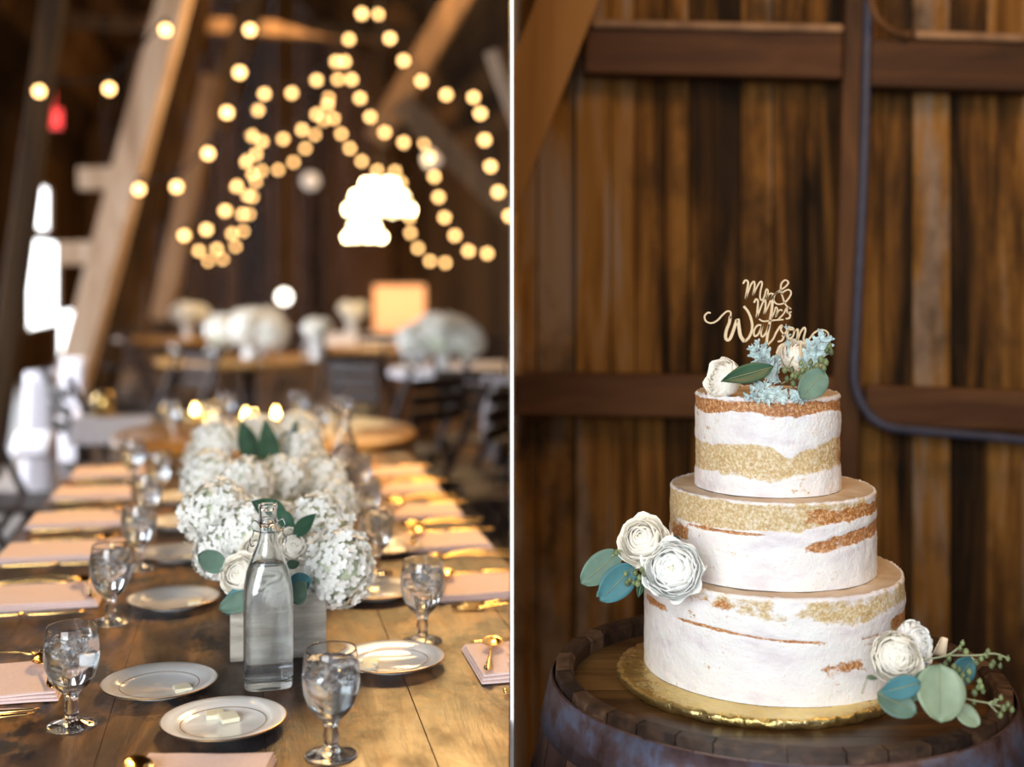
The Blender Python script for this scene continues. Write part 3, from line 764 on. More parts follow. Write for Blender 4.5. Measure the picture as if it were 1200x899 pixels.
# goblets
def make_goblet():
    r = empty('water_goblet'); mb = MB()
    out = [(.0001,0),(.028,0),(.031,.0002),(.0333,.001),(.0338,.002),(.0333,.003),(.031,.0042),(.026,.006),(.014,.010),(.009,.015),(.0085,.022),(.0105,.030),(.0085,.038),(.0095,.046),(.013,.052),(.022,.061),(.030,.073),(.0355,.090),(.0375,.106),(.0370,.124),(.0345,.142),(.0333,.149),(.0330,.1508),(.0327,.1516),(.0323,.152)]
    inn = [(.0320,.1517),(.0319,.151),(.0321,.149),(.0334,.142),(.0356,.124),(.0360,.106),(.0338,.090),(.028,.074),(.019,.063),(.009,.057),(.0001,.056)]
    mb.lathe(out+inn, 36); mb.build('glass', M['glass'], r)
    mb = MB(); inw = [(.0001,.0565),(.009,.0575),(.0192,.0635),(.0282,.0745),(.0340,.0905),(.0361,.106),(.0358,.124),(.0347,.1332),(.0343,.134),(.0337,.1338),(.0001,.1336)]
    mb.lathe(inw, 36); mb.build('water', M['water'], r)
    rnd = random.Random(3)
    for k in range(9):
        mb = MB(); q = Quaternion((rnd.random(),rnd.random(),rnd.random()), rnd.uniform(0,3)).to_matrix()
        a = k*2.4; rr = .017*(k%3>0)
        s_ = rnd.uniform(.014,.019)
        mb.box((rr*math.cos(a), rr*math.sin(a), .102+.0045*k), (s_,s_*.8,s_*.7), rot=q)
        mb.build('ice_cube', M['ice'], r, bevel=.002)
    return r
gob = Proto(make_goblet); gob.sc = (.95,.95,.875)
GL = [(84,851,'left','nearest the camera at the left front'),(130,730,'left','second along the left side, behind the front one'),(163,667,'left','third along the left side'),(172,622,'left','fourth along the left side'),(186,589,'left','fifth along the left side'),(156,569,'left','sixth along the left side, near the far end'),
      (388,886,'right','nearest the camera, in front of the bottle at right'),(495,752,'right','beside the right white plate'),(441,673,'right','behind the flowers on the right side'),(428,628,'right','far back on the right side'),(420,592,'right','farthest back on the right side')]
for k, (x, y, s, w) in enumerate(GL):
    gob.put(TP(x,y), rz=k*.7, label='clear stemmed goblet of ice water '+w, cat='glass', group='water goblets along the long table')

# plates and butter
def make_plate():
    r = empty('bread_plate')
    mb = MB(); mb.lathe([(.0001,0),(.045,0),(.046,.003),(.060,.008),(.0805,.0135),(.081,.0148),(.080,.0152),(.060,.0100),(.052,.0075),(.048,.0062),(.0001,.0058)],72); mb.build('dish', M['chinaware'], r)
    mb = MB(); mb.lathe([(.0796,.01535),(.0808,.0153),(.0814,.0146),(.0808,.0138)],72, caps=False); mb.build('gold_rim', M['goldrim'], r)
    mb = MB(); mb.lathe([(.0545,.0088),(.0553,.0091)],72, caps=False); mb.build('inner_line', M['goldrim'], r, solid=.0003)
    return r
plate = Proto(make_plate)
def butterp():
    mb = MB(); mb.box((0,0,.003),(.024,.024,.006)); return mb.build('butter_pat', M['butter'], bevel=.0012)
butter = Proto(butterp)
PL = [(262,848,'nearest white plate, holding two butter pats'),(187,803,'white plate left of the bottle, second from the camera'),(204,703,'white plate on the left side, level with the flower box'),(208,648,'white plate beside the left of the flowers, beyond the sharp ones'),(210,611,'blurred white plate near the middle of the flowers'),(210,581,'farthest blurred white plate left of the flowers'),
      (459,774,'white plate right of the flower box beside a goblet'),(440,692,'gold lit plate right of the flowers, behind the right goblet'),(452,640,'blurred plate far along the right side')]
for k, (x, y, l) in enumerate(PL):
    plate.put(TP(x,y+6), rz=k, label=l, cat='plate', group='bread plates on the long table')
def bat(px, py, rz, l, h=.0062, tilt=0):
    py += 6
    o = butter.put(TP(px,py,TZ+h), rz, l, 'butter', 'butter pats on the plates')
    if tilt: o.rotation_euler = (tilt,0,rz)
bat(252,834,.3,'left butter pat of the two on the nearest plate'); bat(268,837,.5,'right butter pat leaning on its neighbour on the nearest plate',.0085,.12)
bat(214,803,.45,'single butter pat on the second plate from the camera'); bat(228,702,.25,'butter pat on the third plate from the camera')
bat(428,779,.6,'butter pat at the left of the plate beside the flower box'); bat(434,773,.1,'second butter pat lying behind the other on the plate right of the box',.0062); bat(222,649,.2,'blurred butter pat on the fourth plate')

# napkins and flatware (built in hall directions: local x across the table, y along it)
def napkin_mesh(seed, W, D):
    rnd = random.Random(seed); mb = MB(); ph = rnd.uniform(0,6)
    for L in range(3):
        w, d = W-.004*L, D-.006*L; z0 = .0025+.004*L
        def edge(a, b_, w=w, d=d, z0=z0, top=True):
            x = (a-.5)*w; y = (b_-.5)*d
            e = min(min(a,1-a)*w, min(b_,1-b_)*d)
            r_ = min(1, e/.004); zt = z0 + .0019*math.sqrt(max(0, 1-(1-r_)**2))
            zb = z0 - .0019*math.sqrt(max(0, 1-(1-r_)**2))
            wv = .0012*math.sin(x*40+ph)+.001*math.sin(y*55+x*20+ph); wv *= (L+1)/3
            y2 = y+.003*math.sin(x*25+ph+L)*(b_-.5)*2
            return (x, y2, (zt if top else zb)+max(0,wv))
        def warp(s): # denser near the rim
            return .5-.5*math.cos(PI*s) if True else s
        mb.grid(lambda a, b_: edge(warp(a), warp(b_)), 26, 22)
        mb.grid(lambda a, b_: edge(warp(a), warp(b_), top=False), 26, 22)
    return mb
def flat(pts, th):  # list of (y, halfwidth, z)
    mb = MB(); vs = []
    for (y, w, z) in pts: vs += [(-w,y,z),(0,y,z+th),(w,y,z),(0,y,z-th*.6)]
    N = len(pts); mb.smooth = True
    mb.add(vs, [(i*4+q,i*4+(q+1)%4,(i+1)*4+(q+1)%4,(i+1)*4+q) for i in range(N-1) for q in range(4)]+[(3,2,1,0),tuple((N-1)*4+q for q in range(4))]); mb.smooth = False
    return mb
def make_knife():
    r = empty('dinner_knife'); flat([(-.10,.004,.004),(-.095,.0065,.004),(-.05,.006,.004),(0,.0045,.004),(.008,.004,.004)],.003).build('handle',M['gold'],r)
    flat([(.008,.004,.004),(.02,.0085,.004),(.07,.0095,.004),(.10,.006,.004),(.11,.001,.004)],.001).build('blade',M['gold'],r); return r
def make_fork():
    r = empty('dinner_fork'); flat([(-.095,.004,.003),(-.088,.008,.003),(-.05,.0045,.006),(0,.0028,.009),(.03,.003,.006),(.045,.010,.003),(.055,.0115,.002)],.0016).build('handle',M['gold'],r)
    mb = MB()
    for k in range(4):
        x = -.0095+.0063*k; mb.tube([(x,.053,.002),(x,.075,.0025),(x*.95,.098,.006)],[.0018,.0016,.0008],6)
    mb.build('tines',M['gold'],r); return r
def make_spoon():
    r = empty('teaspoon'); flat([(-.075,.0035,.003),(-.068,.0070,.003),(-.055,.0065,.0035),(-.03,.003,.006),(.02,.0026,.007),(.03,.004,.004)],.0016).build('handle',M['gold'],r)
    mb = MB()
    def bw(a, b_):
        th = 2*PI*a; rr = b_; y = .052+.026*rr*math.cos(th); x = .0165*rr*math.sin(th)*(1-.12*math.cos(th)); return (x,y,.002+.006*rr*rr)
    mb.grid(bw, 28, 6); mb.build('bowl',M['gold'],r,solid=.001); return r
knife, fork, spoon = Proto(make_knife), Proto(make_fork), Proto(make_spoon)
def lay(uc, v, W, side, k, seed):
    D = .165; rz = HANG; nm = ORD[k]; sd = side
    o = napkin_mesh(seed, W, D).build('folded_napkin', M['linen']); o.location = H(uc,v,TZ); o.rotation_euler = (0,0,rz+random.uniform(-.03,.03))
    tag(o, f'blush folded napkin, {nm} from the camera on the {sd} side', 'napkin', 'napkins along the long table')
    res = [o]; s = -1 if side == 'left' else 1      # side of the table
    inn = uc - s*(W/2)                               # napkin end facing the middle
    hd = rz + (PI/2 if s > 0 else -PI/2)             # tool heads point to the middle
    near = v-D/2-.030; far = v+D/2+.030
    kv, fv = (near, far) if s < 0 else (far, near)
    cu = inn + s*.12
    def put(pr, uu, vv, h, kind, lab, rot, g):
        q = pr.put(H(uu,vv,TZ+h), rot, lab, kind, g); res.append(q)
    put(knife, cu+s*.01, kv, .0005, 'knife', f'gold knife next to the {nm} {sd} napkin', hd+random.uniform(-.03,.03), 'gold flatware')
    put(knife if k == 0 and s < 0 else fork, cu+s*.015, (kv-.022 if k == 0 and s < 0 else fv), .0005, 'flatware', f'gold {"second knife" if k == 0 and s < 0 else "fork"} beside the {nm} {sd} napkin', hd+random.uniform(-.05,.05), 'gold flatware')
    put(fork, cu+s*.0, fv+(.03 if fv > v else -.03), .0005, 'fork', f'outer gold fork beside the {nm} {sd} napkin', hd-.12*s, 'gold flatware')
    put(spoon, inn+s*(.028 if s < 0 else .03), v-.005, .0165, 'spoon', f'gold spoon resting on the {nm} {sd} napkin', rz-.25*s+(0), 'gold flatware')
    return res
for k, v in enumerate((1.86,2.35,2.73,3.08,3.45,3.80)):
    lay(-.385 if k else -.3875, v, .25 if k else .265, 'left', k, 10+k)
for k, v in enumerate((1.805,2.25,2.65,3.00,3.33,3.62)):
    its = lay(.425, v, .19, 'right', k, 30+k)
    if k < 3:
        for t in its:
            trim_tree(t, -.0035)
o = napkin_mesh(50, .16, .14).build('folded_napkin', M['linen']); o.location = TP(246,896)+Vector((0,-.057,0)); 
tag(o, 'blush folded napkin just showing at the bottom edge of the photo', 'napkin', 'napkins along the long table')
s = spoon.put(o.location+Vector((-.045,-0.045,.0165)), .5, 'gold spoon on the napkin at the bottom edge', 'spoon', 'gold flatware')

# bottles
def make_bottle():
    r = empty('swing_top_bottle')
    pw = lambda z: 2+2.8*max(0, 1-max(0, z-.13)/.07) if z < .20 else 2
    out = [(.0001,.003),(.022,.0028),(.026,.0018),(.029,.0003),(.032,.0004),(.0342,.002),(.0353,.0055),(.0359,.012),(.0360,.10),(.0360,.133),(.0350,.150),(.0310,.172),(.0240,.193),(.0165,.212),(.0130,.226),(.0122,.240),(.0128,.2412),(.0144,.2424),(.0150,.244),(.0150,.249),(.0144,.2508),(.0132,.252),(.0128,.254),(.0128,.264),(.0130,.2655),(.0136,.2667),(.0140,.2685),(.0140,.272),(.0137,.2733),(.0130,.274)]
    inn = [(.0108,.274),(.0102,.2735),(.0100,.272),(.0098,.262),(.0098,.24),(.0108,.226),(.0142,.212),(.0216,.193),(.0286,.172),(.0326,.150),(.0336,.133),(.0336,.022),(.0330,.018),(.031,.0150),(.027,.0135),(.0001,.0145)]
    mb = MB(); mb.lathe(out+inn, 56, pw=pw); mb.build('glass', M['glass'], r)
    wt = [(.0001,.0142),(.027,.0132),(.0312,.0147),(.0332,.0178),(.0338,.022),(.0338,.133),(.0328,.150),(.0288,.172),(.0250,.1832),(.0242,.184),(.0236,.1838),(.0001,.1836)]
    mb = MB(); mb.lathe(wt, 56, pw=pw); mb.build('water', M['water'], r)
    mb = MB()
    for s in (-1,1):
        mb.tube(smooth_pts([(s*.0150,0,.247),(s*.021,-.002,.250),(s*.0245,-.004,.243),(s*.0215,-.006,.236),(s*.0225,-.006,.228),(s*.0265,-.006,.222),(s*.0245,-.006,.212),(s*.020,-.004,.213)],4), .0009, 6)
    ring = [(.0153*math.cos(a),.0153*math.sin(a),.2465) for a in [2*PI*i/24 for i in range(24)]]
    mb.tube(ring, .0009, 6, closed=True); mb.tube(smooth_pts([(-.0215,-.006,.236),(-.008,-.018,.234),(.008,-.018,.234),(.0215,-.006,.236)],4), .0009, 6)
    mb.build('wire_bail', M['steel'], r); return r
bt = Proto(make_bottle); bt.sc = (.98,.98,.955)
bt.put(TP(314,802), HANG+.05, 'clear glass water bottle with wire bail in front of the flower box', 'bottle')
bt.put(TP(405,603), HANG, 'blurred clear water bottle right of the flowers at the back', 'bottle')

# flower box
BU, BV0, BV1, BW, BH = .047, 1.905, 2.95, .146, .102
bx = empty('flower_box', H(BU,(BV0+BV1)/2,TZ), HANG, label='whitewashed wooden box full of white flowers on the table', cat='planter box')
L = BV1-BV0
for nm, c_, d, tn in (('end_board',(0,-L/2+.006,BH/2),(BW,.012,BH),.6),('end_board',(0,L/2-.006,BH/2),(BW,.012,BH),.5),('side_board',(-BW/2+.006,0,BH/2),(.012,L-.025,BH),.55),('side_board',(BW/2-.006,0,BH/2),(.012,L-.025,BH),.45),('bottom_board',(0,0,.006),(BW-.03,L-.03,.01),.4)):
    mb = MB(); mb.ct = tn; mb.box(c_, d); mb.build(nm, M['crate'], bx, bevel=.0015)
mb = MB(); mb.box((0,0,BH-.03),(BW-.028,L-.028,.04)); mb.build('floral_foam', M['leaf'], bx)

def hyd_mesh(seed):
    rnd = random.Random(seed); mb = MB(); mb.cm = 1; mb.sphere((0,0,-.02), .80, 20, 12, (1,1,.85)); mb.cm = 0
    n = 230; ga = PI*(3-math.sqrt(5))
    for k in range(n):
        z = 1-1.72*(k+.5)/n; q = math.sqrt(max(0,1-z*z)); a = ga*k
        d = Vector((q*math.cos(a), q*math.sin(a), z*.88)); d += Vector([rnd.gauss(0,.05) for _ in range(3)])
        nn = d.normalized(); c_ = d*rnd.uniform(.84,1.0)
        tx = nn.orthogonal().normalized(); ty = nn.cross(tx); rot = rnd.uniform(0,PI); s = rnd.uniform(.125,.165)
        nn2 = (nn+tx*rnd.uniform(-.35,.35)+ty*rnd.uniform(-.35,.35)).normalized(); tx = (tx-nn2*tx.dot(nn2)).normalized(); ty = nn2.cross(tx)
        for p in range(4):
            b_ = rot+p*PI/2; e1 = tx*math.cos(b_)+ty*math.sin(b_); e2 = -tx*math.sin(b_)+ty*math.cos(b_)
            cp = rnd.uniform(.0,.35)
            vs = [c_, c_+e1*s*.45+e2*s*.42+nn2*s*.12, c_+e1*s*.9+e2*s*.38+nn2*s*cp, c_+e1*s*1.1+nn2*s*cp*1.2, c_+e1*s*.9-e2*s*.38+nn2*s*cp, c_+e1*s*.45-e2*s*.42+nn2*s*.12, c_+e1*s*.55+nn2*s*.02]
            mb.smooth = True; mb.add(vs, [(0,1,6),(1,2,6),(2,3,6),(3,4,6),(4,5,6),(5,0,6)]); mb.smooth = False
    return mb
hyds = [Proto(lambda i=i: hyd_mesh(i).build('hydrangea_bloom', [M['hyd'], M['hyd_core']], clean=False)) for i in range(3)]
HP = [(393,664,1.93,.066,'front right, hanging over the box edge'),(375,618,2.02,.060,'right front above the sharpest one'),(362,640,2.10,.05,'right, tucked behind the front one'),
      (250,600,2.05,.060,'left front, at the flower edge'),(262,645,1.98,.052,'low on the left front'),(290,618,1.99,.052,'centre front behind the bottle neck'),(285,570,2.25,.055,'left middle'),(245,560,2.45,.060,'far left middle'),
      (330,560,2.35,.050,'centre middle among leaves'),(372,565,2.45,.062,'right middle'),(348,528,2.7,.062,'right back'),(392,590,2.35,.05,'outer right middle'),(252,520,2.75,.058,'left back'),(300,508,2.95,.055,'centre back'),(350,505,3.0,.055,'right, farthest back'),(240,535,2.9,.055,'left, farthest back')]
for k, (x, y, z, r_, w) in enumerate(HP):
    d = P(x,y,z) - (H(BU,(z+.01)/.977,TZ+.10)); 
    hyds[k%3].put(P(x,y,z), label='white hydrangea head in the flower box, '+w, cat='flower', group='white hydrangeas in the flower box', scale=r_, quat=facing(d+Vector((0,-.05,.02)), k))
rosD = Proto(make_rose(5,'white_rose',M['petal'],open_=1.15,layers=9)); 
for k, (x, y, z, rp, d, w) in enumerate([(281,674,1.87,.033,(-.2,-1,.35),'low left of the bottle'),(345,640,1.90,.027,(.3,-1,.3),'right of the bottle neck'),(318,700,1.87,.020,(0,-1,0),'behind the bottle at the box rim'),(302,645,1.92,.028,(0,-1,.5),'left of the bottle neck'),(333,600,2.1,.024,(.2,-.6,1),'above the bottle among the leaves'),(348,672,1.88,.022,(.4,-1,.1),'right of the bottle shoulder')]):
    rosD.put(P(x,y,z), label='ivory rose in the flower box, '+w, cat='flower', group='ivory roses in the flower box', scale=rp, quat=facing(d,k))
LV = [((262,665),(236,652),1.88,13,'euc','pale green leaf left of the roses'),((296,700),(262,712),1.84,12,'euc','green leaf drooping over the box left corner'),((285,690),(268,716),1.86,12,'euc_blue','blue green leaf beside the left box corner'),
      ((335,605),(300,590),1.95,13,'leaf','dark leaf just above the bottle mouth'),((325,600),(343,618),1.93,9,'leaf','dark leaf behind the bottle mouth'),((345,628),(366,606),1.90,9,'leaf','pointed dark leaf right of the bottle neck'),((350,660),(335,664),1.86,6,'leaf','narrow dark leaf at the bottle shoulder'),
      ((340,690),(361,680),1.84,13,'euc_blue','blue green leaf at the right of the bottle'),((345,705),(356,686),1.83,12,'euc','green leaf over the box rim right of the bottle'),((320,555),(312,500),2.6,12,'leaf','tall dark leaf at the back of the flowers'),
      ((330,550),(345,502),2.7,14,'leaf','second tall dark leaf at the back'),((300,545),(285,500),2.7,13,'leaf','dark green leaf at the back left'),((325,560),(335,552),2.4,9,'leaf','dark leaf in the middle of the flowers'),((300,560),(290,540),2.5,8,'euc','green leaf in the middle left')]
for k, (a, b_, z, w, mt, l) in enumerate(LV):
    pa, pb = P(*a,z), P(*b_,z-.02); mb = MB(); add_leaf(mb, Vector((0,0,0)), pb-pa, (random.uniform(-.3,.3),-1,.4), (pb-pa).length*1.15, w*z*K, shape='long' if mt == 'leaf' else 'round', bend=.08, cup=.25)
    o = mb.build('foliage_leaf', M[mt], solid=.0006); o.location = pa
    tag(o, l, 'leaf', 'leaves among the white flowers')

# ------------------------------------------------------------------ beyond: round tables, chairs, lights
def round_table(px, z, rad, mat, label, skirt=None, h=TZ-.03):
    c_ = Vector(((px-600)/F*z, z, 0)); r = empty('round_table', c_, label=label, cat='table')
    mb = MB(); mb.lathe([(.0001,h-.035),(rad-.01,h-.035),(rad,h-.028),(rad,h-.006),(rad-.006,h),(.0001,h)],64); mb.build('tabletop', mat, r)
    mb = MB(); mb.lathe([(.0001,0),(.25,0),(.25,.02),(.05,.05),(.045,h-.1),(.15,h-.04),(.0001,h-.04)],20); mb.build('pedestal', M['chair'], r)
    if skirt:
        mb = MB(); n = 120
        def sk(a, b_):
            th = 2*PI*a; q = rad*(.985) + .02*b_+.02*b_*math.sin(th*17); return (q*math.cos(th), q*math.sin(th), (h-.03)-b_*(h-.06))
        mb.grid(sk, n, 8); mb.build('skirt', skirt, r, solid=.003)
    return c_ + Vector((0,0,h))
R1 = round_table(312, 4.85, .60, M['golden'], 'golden wooden round table just beyond the end of the long table', M['tancloth'])
R2 = round_table(585, 8.2, .75, M['cloth'], 'white round table with flowers at the right of the hall')
R3 = round_table(292, 9.3, .70, M['golden'], 'bare wooden round table with a tall flower centrepiece in mid hall')
R4 = round_table(205, 12.4, .6, M['golden'], 'brown round table further back on the left')
R5 = round_table(440, 10.7, .5, M['golden'], 'small brown round table in mid hall right of centre', M['tancloth'])
# white draped buffet
def rect_table(px0, px1, z, dep, h, mat, label, drop=None):
    dp = drop or h-.05
    x0, x1 = (px0-600)/F*z, (px1-600)/F*z; r = empty('draped_table', ((x0+x1)/2, z+dep/2, 0), label=label, cat='table')
    w = x1-x0; mb = MB(); mb.box((0,0,h-.02),(w,dep,.04)); mb.build('tabletop', mat, r, bevel=.006)
    mb = MB()
    for s in (-1,1):
        mb.grid(lambda a, b_: ((a-.5)*w, s*(dep/2+.004+.012*b_*(1+math.sin(a*40))), h-.03-dp*b_), 60, 4)
        mb.grid(lambda a, b_: (s*(w/2+.004+.012*b_*(1+math.sin(a*25))), (a-.5)*dep, h-.03-dp*b_), 40, 4)
    mb.build('drape', mat, r, solid=.003)
    for sx in (-1,1):
        mb = MB(); mb.box((sx*(w/2-.03),0,(h-.04)/2),(.03,dep*.8,h-.04)); mb.build('leg', M['chair'], r)
    return Vector(((x0+x1)/2, z+dep/2, h))
D1 = rect_table(380,467,12.6,.7,.78,M['cloth'],'lavender white draped table at the far end of the aisle')
D2 = rect_table(84,176,5.35,.10,.76,M['cloth'],'narrow stand with a white cloth behind the left chairs', .09)
# chairs under white covers, lit by the windows
def draped_chair(px, z, w, h, lab):
    r = empty('covered_chair', Vector(((px-600)/F*z, z, 0)), HANG, label=lab, cat='chair')
    def cov(a, b_):
        th = 2*PI*a; q = (abs(math.cos(th))**4+abs(math.sin(th))**4)**-.25
        f = 1+.25*b_+.03*b_*math.sin(th*9); return (w/2*q*math.cos(th)*f, .06*q*math.sin(th)*(1+b_*1.5), h*(1-b_)+.01)
    mb = MB(); mb.grid(cov, 60, 12); mb.build('cover', M['cloth'], r, solid=.004)
    mb = MB(); mb.box((0,0,h), (w*.93,.10,.012)); mb.build('backrest', M['cloth'], r, bevel=.004)
    mb = MB(); mb.grid(lambda a, b_: ((a-.5)*w*1.2+.0, -.16-.25*b_, .46-.10*b_*b_), 6, 8); mb.build('seat', M['cloth'], r, solid=.02)
draped_chair(48, 7.3, .17, .80, 'narrow white covered chair at the far left, below the windows')
draped_chair(86, 8.5, .15, .80, 'narrow white covered chair at the foot of the pale truss')
def chair_sheen():  # pale strip added for the window sheen on a chair frame
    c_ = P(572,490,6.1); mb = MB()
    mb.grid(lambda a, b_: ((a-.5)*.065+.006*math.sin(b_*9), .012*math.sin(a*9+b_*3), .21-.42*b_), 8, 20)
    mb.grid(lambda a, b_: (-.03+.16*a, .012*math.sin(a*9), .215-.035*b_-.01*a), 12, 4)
    o = mb.build('sheen_strip', M['cloth'], solid=.006); o.location = c_; o.rotation_euler = (0,0,-.3)
    tag(o, 'pale blue white cloth strip standing in for the sheen on a dark chair frame at the right of the hall', 'cloth')
chair_sheen()
# centrepieces
def bouquet(c_, n, rad, spread, label, seed):
    rnd = random.Random(seed); r = empty('flower_centrepiece', c_, label=label, cat='flower arrangement')
    mb = MB(); mb.lathe([(.0001,0),(.06,0),(.05,.02),(.045,.10),(.07,.16),(.066,.16),(.04,.10),(.0001,.03)],24); mb.build('vase', M['chinaware'], r)
    for k in range(n):
        o = hyds[k%3].src.copy(); COL.objects.link(o); o.parent = r
        for q in list(o.keys()): del o[q]
        o.name = 'hydrangea_bloom'; o.rotation_mode = 'XYZ'; o.rotation_euler = (rnd.uniform(-.6,.6),rnd.uniform(-.6,.6),rnd.uniform(0,6))
        a = k*2.4; q = spread*math.sqrt((k+.3)/n); o.location = (q*math.cos(a), q*math.sin(a), .17+rad*.8-q*.35+rnd.uniform(-.02,.04)); o.scale = (rad,)*3
bouquet(R2+Vector((-.38,-.15,0)), 7, .13, .22, 'large white hydrangea centrepiece on the right round table', 1)
bouquet(R3, 7, .14, .26, 'tall white hydrangea centrepiece in mid hall', 2)
bouquet(R5+Vector((-.75,.3,0)) if False else R3+Vector((.56,-.22,0)), 3, .08, .10, 'small white bouquet right of the tall centrepiece', 3)
bouquet(D1+Vector((-.15,0,0)), 4, .10, .12, 'pale flower arrangement on the far draped table', 4)
bouquet(R4+Vector((.15,-.1,0)), 4, .12, .16, 'pale flower arrangement on the far left round table', 6)
# votives
def make_votive():
    r = empty('votive_candle'); mb = MB(); mb.lathe([(.0001,0),(.026,0),(.034,.03),(.036,.065),(.034,.065),(.031,.03),(.022,.008),(.0001,.008)],20); mb.build('cup', M['mercury'], r)
    mb = MB(); mb.lathe([(.0001,.06),(.010,.066),(.012,.076),(.006,.094),(.0001,.104)],12); mb.build('flame', M['flame'], r); return r
vot = Proto(make_votive)
for k, (x, y, h, w) in enumerate([(300,0,R1,'middle of the golden round table'),(286,0,R1,'left of the middle one on the golden round table'),(318,0,R1,'right of the middle one on the golden round table'),(240,0,R1,'standing apart on the left half of the golden round table'),(212,0,R1,'nearest the left rim of the golden round table')]):
    p = Vector(((x-600)/F*4.75, 4.72+.06*k, R1.z)); vot.put(p, 0, 'lit gold votive candle, '+w, 'candle', 'votive candles')
for k, (x, z, h, w) in enumerate([(200,4.8,R1.z,'left part of the golden round table'),(400,4.95,R1.z,'right part of the golden round table')]):
    gob.put(Vector(((x-600)/F*z, z, h)), 0, 'empty looking goblet on the golden round table, '+w, 'glass', 'goblets on the round tables')
for k, (x, z) in enumerate([(245,4.7),(375,4.65),(265,5.1),(350,5.15)]):
    gob.put(Vector(((x-600)/F*z, z, R1.z)), k, 'goblet on the golden round table, '+['front left','front right','back left','back right'][k], 'glass', 'goblets on the round tables')
for k, (dx, dy) in enumerate([(-.6,-.3),(-.5,-.5),(-.2,-.6),(-.62,0)]):
    gob.put(R2+Vector((dx,dy,0)), k, 'goblet on the right white round table, '+['at its left rim','at its front left','at its front','at its far left'][k], 'glass', 'goblets on the round tables')
for k, (dx, dy) in enumerate([(-.5,-.3),(.2,-.6),(.5,-.35),(-.15,-.6)]):
    gob.put(R3+Vector((dx,dy,0)), k, 'goblet on the mid hall wooden round table, '+['at its left','at its front','at its right','at its front left'][k], 'glass', 'goblets on the round tables')
# chairs
def make_chair():
    r = empty('folding_chair'); c_ = M['chair']
    mb = MB(); mb.box((0,0,.45),(.40,.38,.022)); mb.build('seat', c_, r, bevel=.008)
    mb = MB()
    for k in range(3): mb.beam((-.185,.20+.01*k,.66+.085*k),(.185,.20+.01*k,.66+.085*k),.06,.014)
    mb.build('backrest', c_, r, bevel=.004)
    for s in (-1,1):
        mb = MB(); mb.beam((s*.205,-.22,0),(s*.205,.235,.92),.03,.022,(1,0,0)); mb.build('leg', c_, r, bevel=.003)
        mb = MB(); mb.beam((s*.18,.24,0),(s*.18,-.10,.46),.03,.022,(1,0,0)); mb.build('leg', c_, r, bevel=.003)
    mb = MB(); mb.beam((-.18,.20,.07),(.18,.20,.07),.022,.022,(0,0,1)); mb.build('stretcher', c_, r); mb = MB(); mb.beam((-.2,-.17,.12),(.2,-.17,.12),.022,.022,(0,0,1)); mb.build('stretcher', c_, r); return r
ch = Proto(make_chair)
CH = [(122,5.95,2.2,'dark folding chair at the far left beyond the table'),(8,5.0,1.6,'dark folding chair nearest the left edge, half cut off'),(180,9.9,2.0,'dark folding chair behind the golden table on the left'),(205,8.1,-.6,'dark folding chair left of the mid hall flowers'),
      (537,5.7,-1.9,'dark folding chair right of the golden round table'),(480,6.45,-2.3,'dark folding chair at the corner of the golden table'),(592,5.25,-1.5,'dark folding chair at the right edge with bright lit frame'),(440,7.5,2.6,'dark folding chair in front of the right white table'),
      (560,7.0,3.0,'dark folding chair pulled up to the right white table'),(405,8.4,-2.7,'dark folding chair right of the mid hall flowers'),(445,11.5,-3.0,'dark folding chair before the far draped table'),(350,11.3,.3,'dark folding chair far back in the middle'),(150,12.6,.8,'dark folding chair far back on the left'),(570,10.6,.2,'dark folding chair behind the right white table'),(250,12.9,-.3,'dark folding chair at the far centre left')]
for (x, z, rz, l) in CH: ch.put(Vector(((x-600)/F*z, z, 0)), rz, l, 'chair', 'dark folding chairs in the hall')

# string lights
def strand(pts, z0, z1, label):
    n = len(pts); o0 = P(*pts[0], z0); r = empty('string_light', o0, label=label, cat='string lights', group='warm globe string lights under the roof')
    ps = [P(x, y, z0+(z1-z0)*i/max(1,n-1))-o0 for i, (x, y) in enumerate(pts)]
    mb = MB(); mb.tube(smooth_pts([p+Vector((0,0,.06)) for p in ps],4), .006, 5)
    for p in ps: mb.tube([p+Vector((0,0,.06)),p+Vector((0,0,.02))],.011,6)
    mb.build('cord', M['black'], r)
    for p in ps:
        mb = MB(); mb.sphere(p,.026,10,8); mb.build('bulb', M['bulb'], r)
strand([(46,107),(128,104),(194,35)],6.0,6.0,'short bright string of three bulbs at the upper left')
strand([(163,222),(207,219),(244,180),(266,132),(281,85),(293,35)],6.6,6.4,'bright string rising beside the pale truss')
strand([(424,16),(457,45),(473,71),(494,95),(523,111),(555,114)],8.4,8.8,'string sloping down right from the top of the photo')
strand([(563,133),(568,164),(575,195),(584,225),(597,253)],8.2,8.2,'string falling along the right edge of the hall view')
strand([(443,17),(409,46),(394,72),(371,94),(342,109),(310,110),(302,129),(295,159),(288,189),(277,218),(264,247),(242,269),(216,276)],9.8,8.2,'outermost left swag of the big peak')
strand([(404,72),(412,93),(422,115),(434,137),(451,155),(473,167),(498,168),(503,184),(509,207),(514,231),(521,255),(533,276),(549,294),(571,297)],9.6,9.8,'right swag ending at the lower right edge')
strand([(396,93),(385,115),(391,139),(400,157),(410,174),(424,189),(442,200),(463,201),(470,214),(475,234),(480,255),(481,273),(490,291),(504,306),(522,308)],11.5,12,'inner right swag passing the chandeliers')
strand([(384,123),(371,134),(354,152),(332,163),(307,166),(300,181),(296,204),(290,229),(284,251),(272,274),(254,292),(233,294)],10.5,11,'middle left swag curling to the lower left')
strand([(379,141),(369,158),(358,174),(344,190),(326,199),(307,200),(300,213),(296,231),(292,251),(285,271),(276,289),(261,304),(244,306)],13,13.5,'innermost orange left swag')
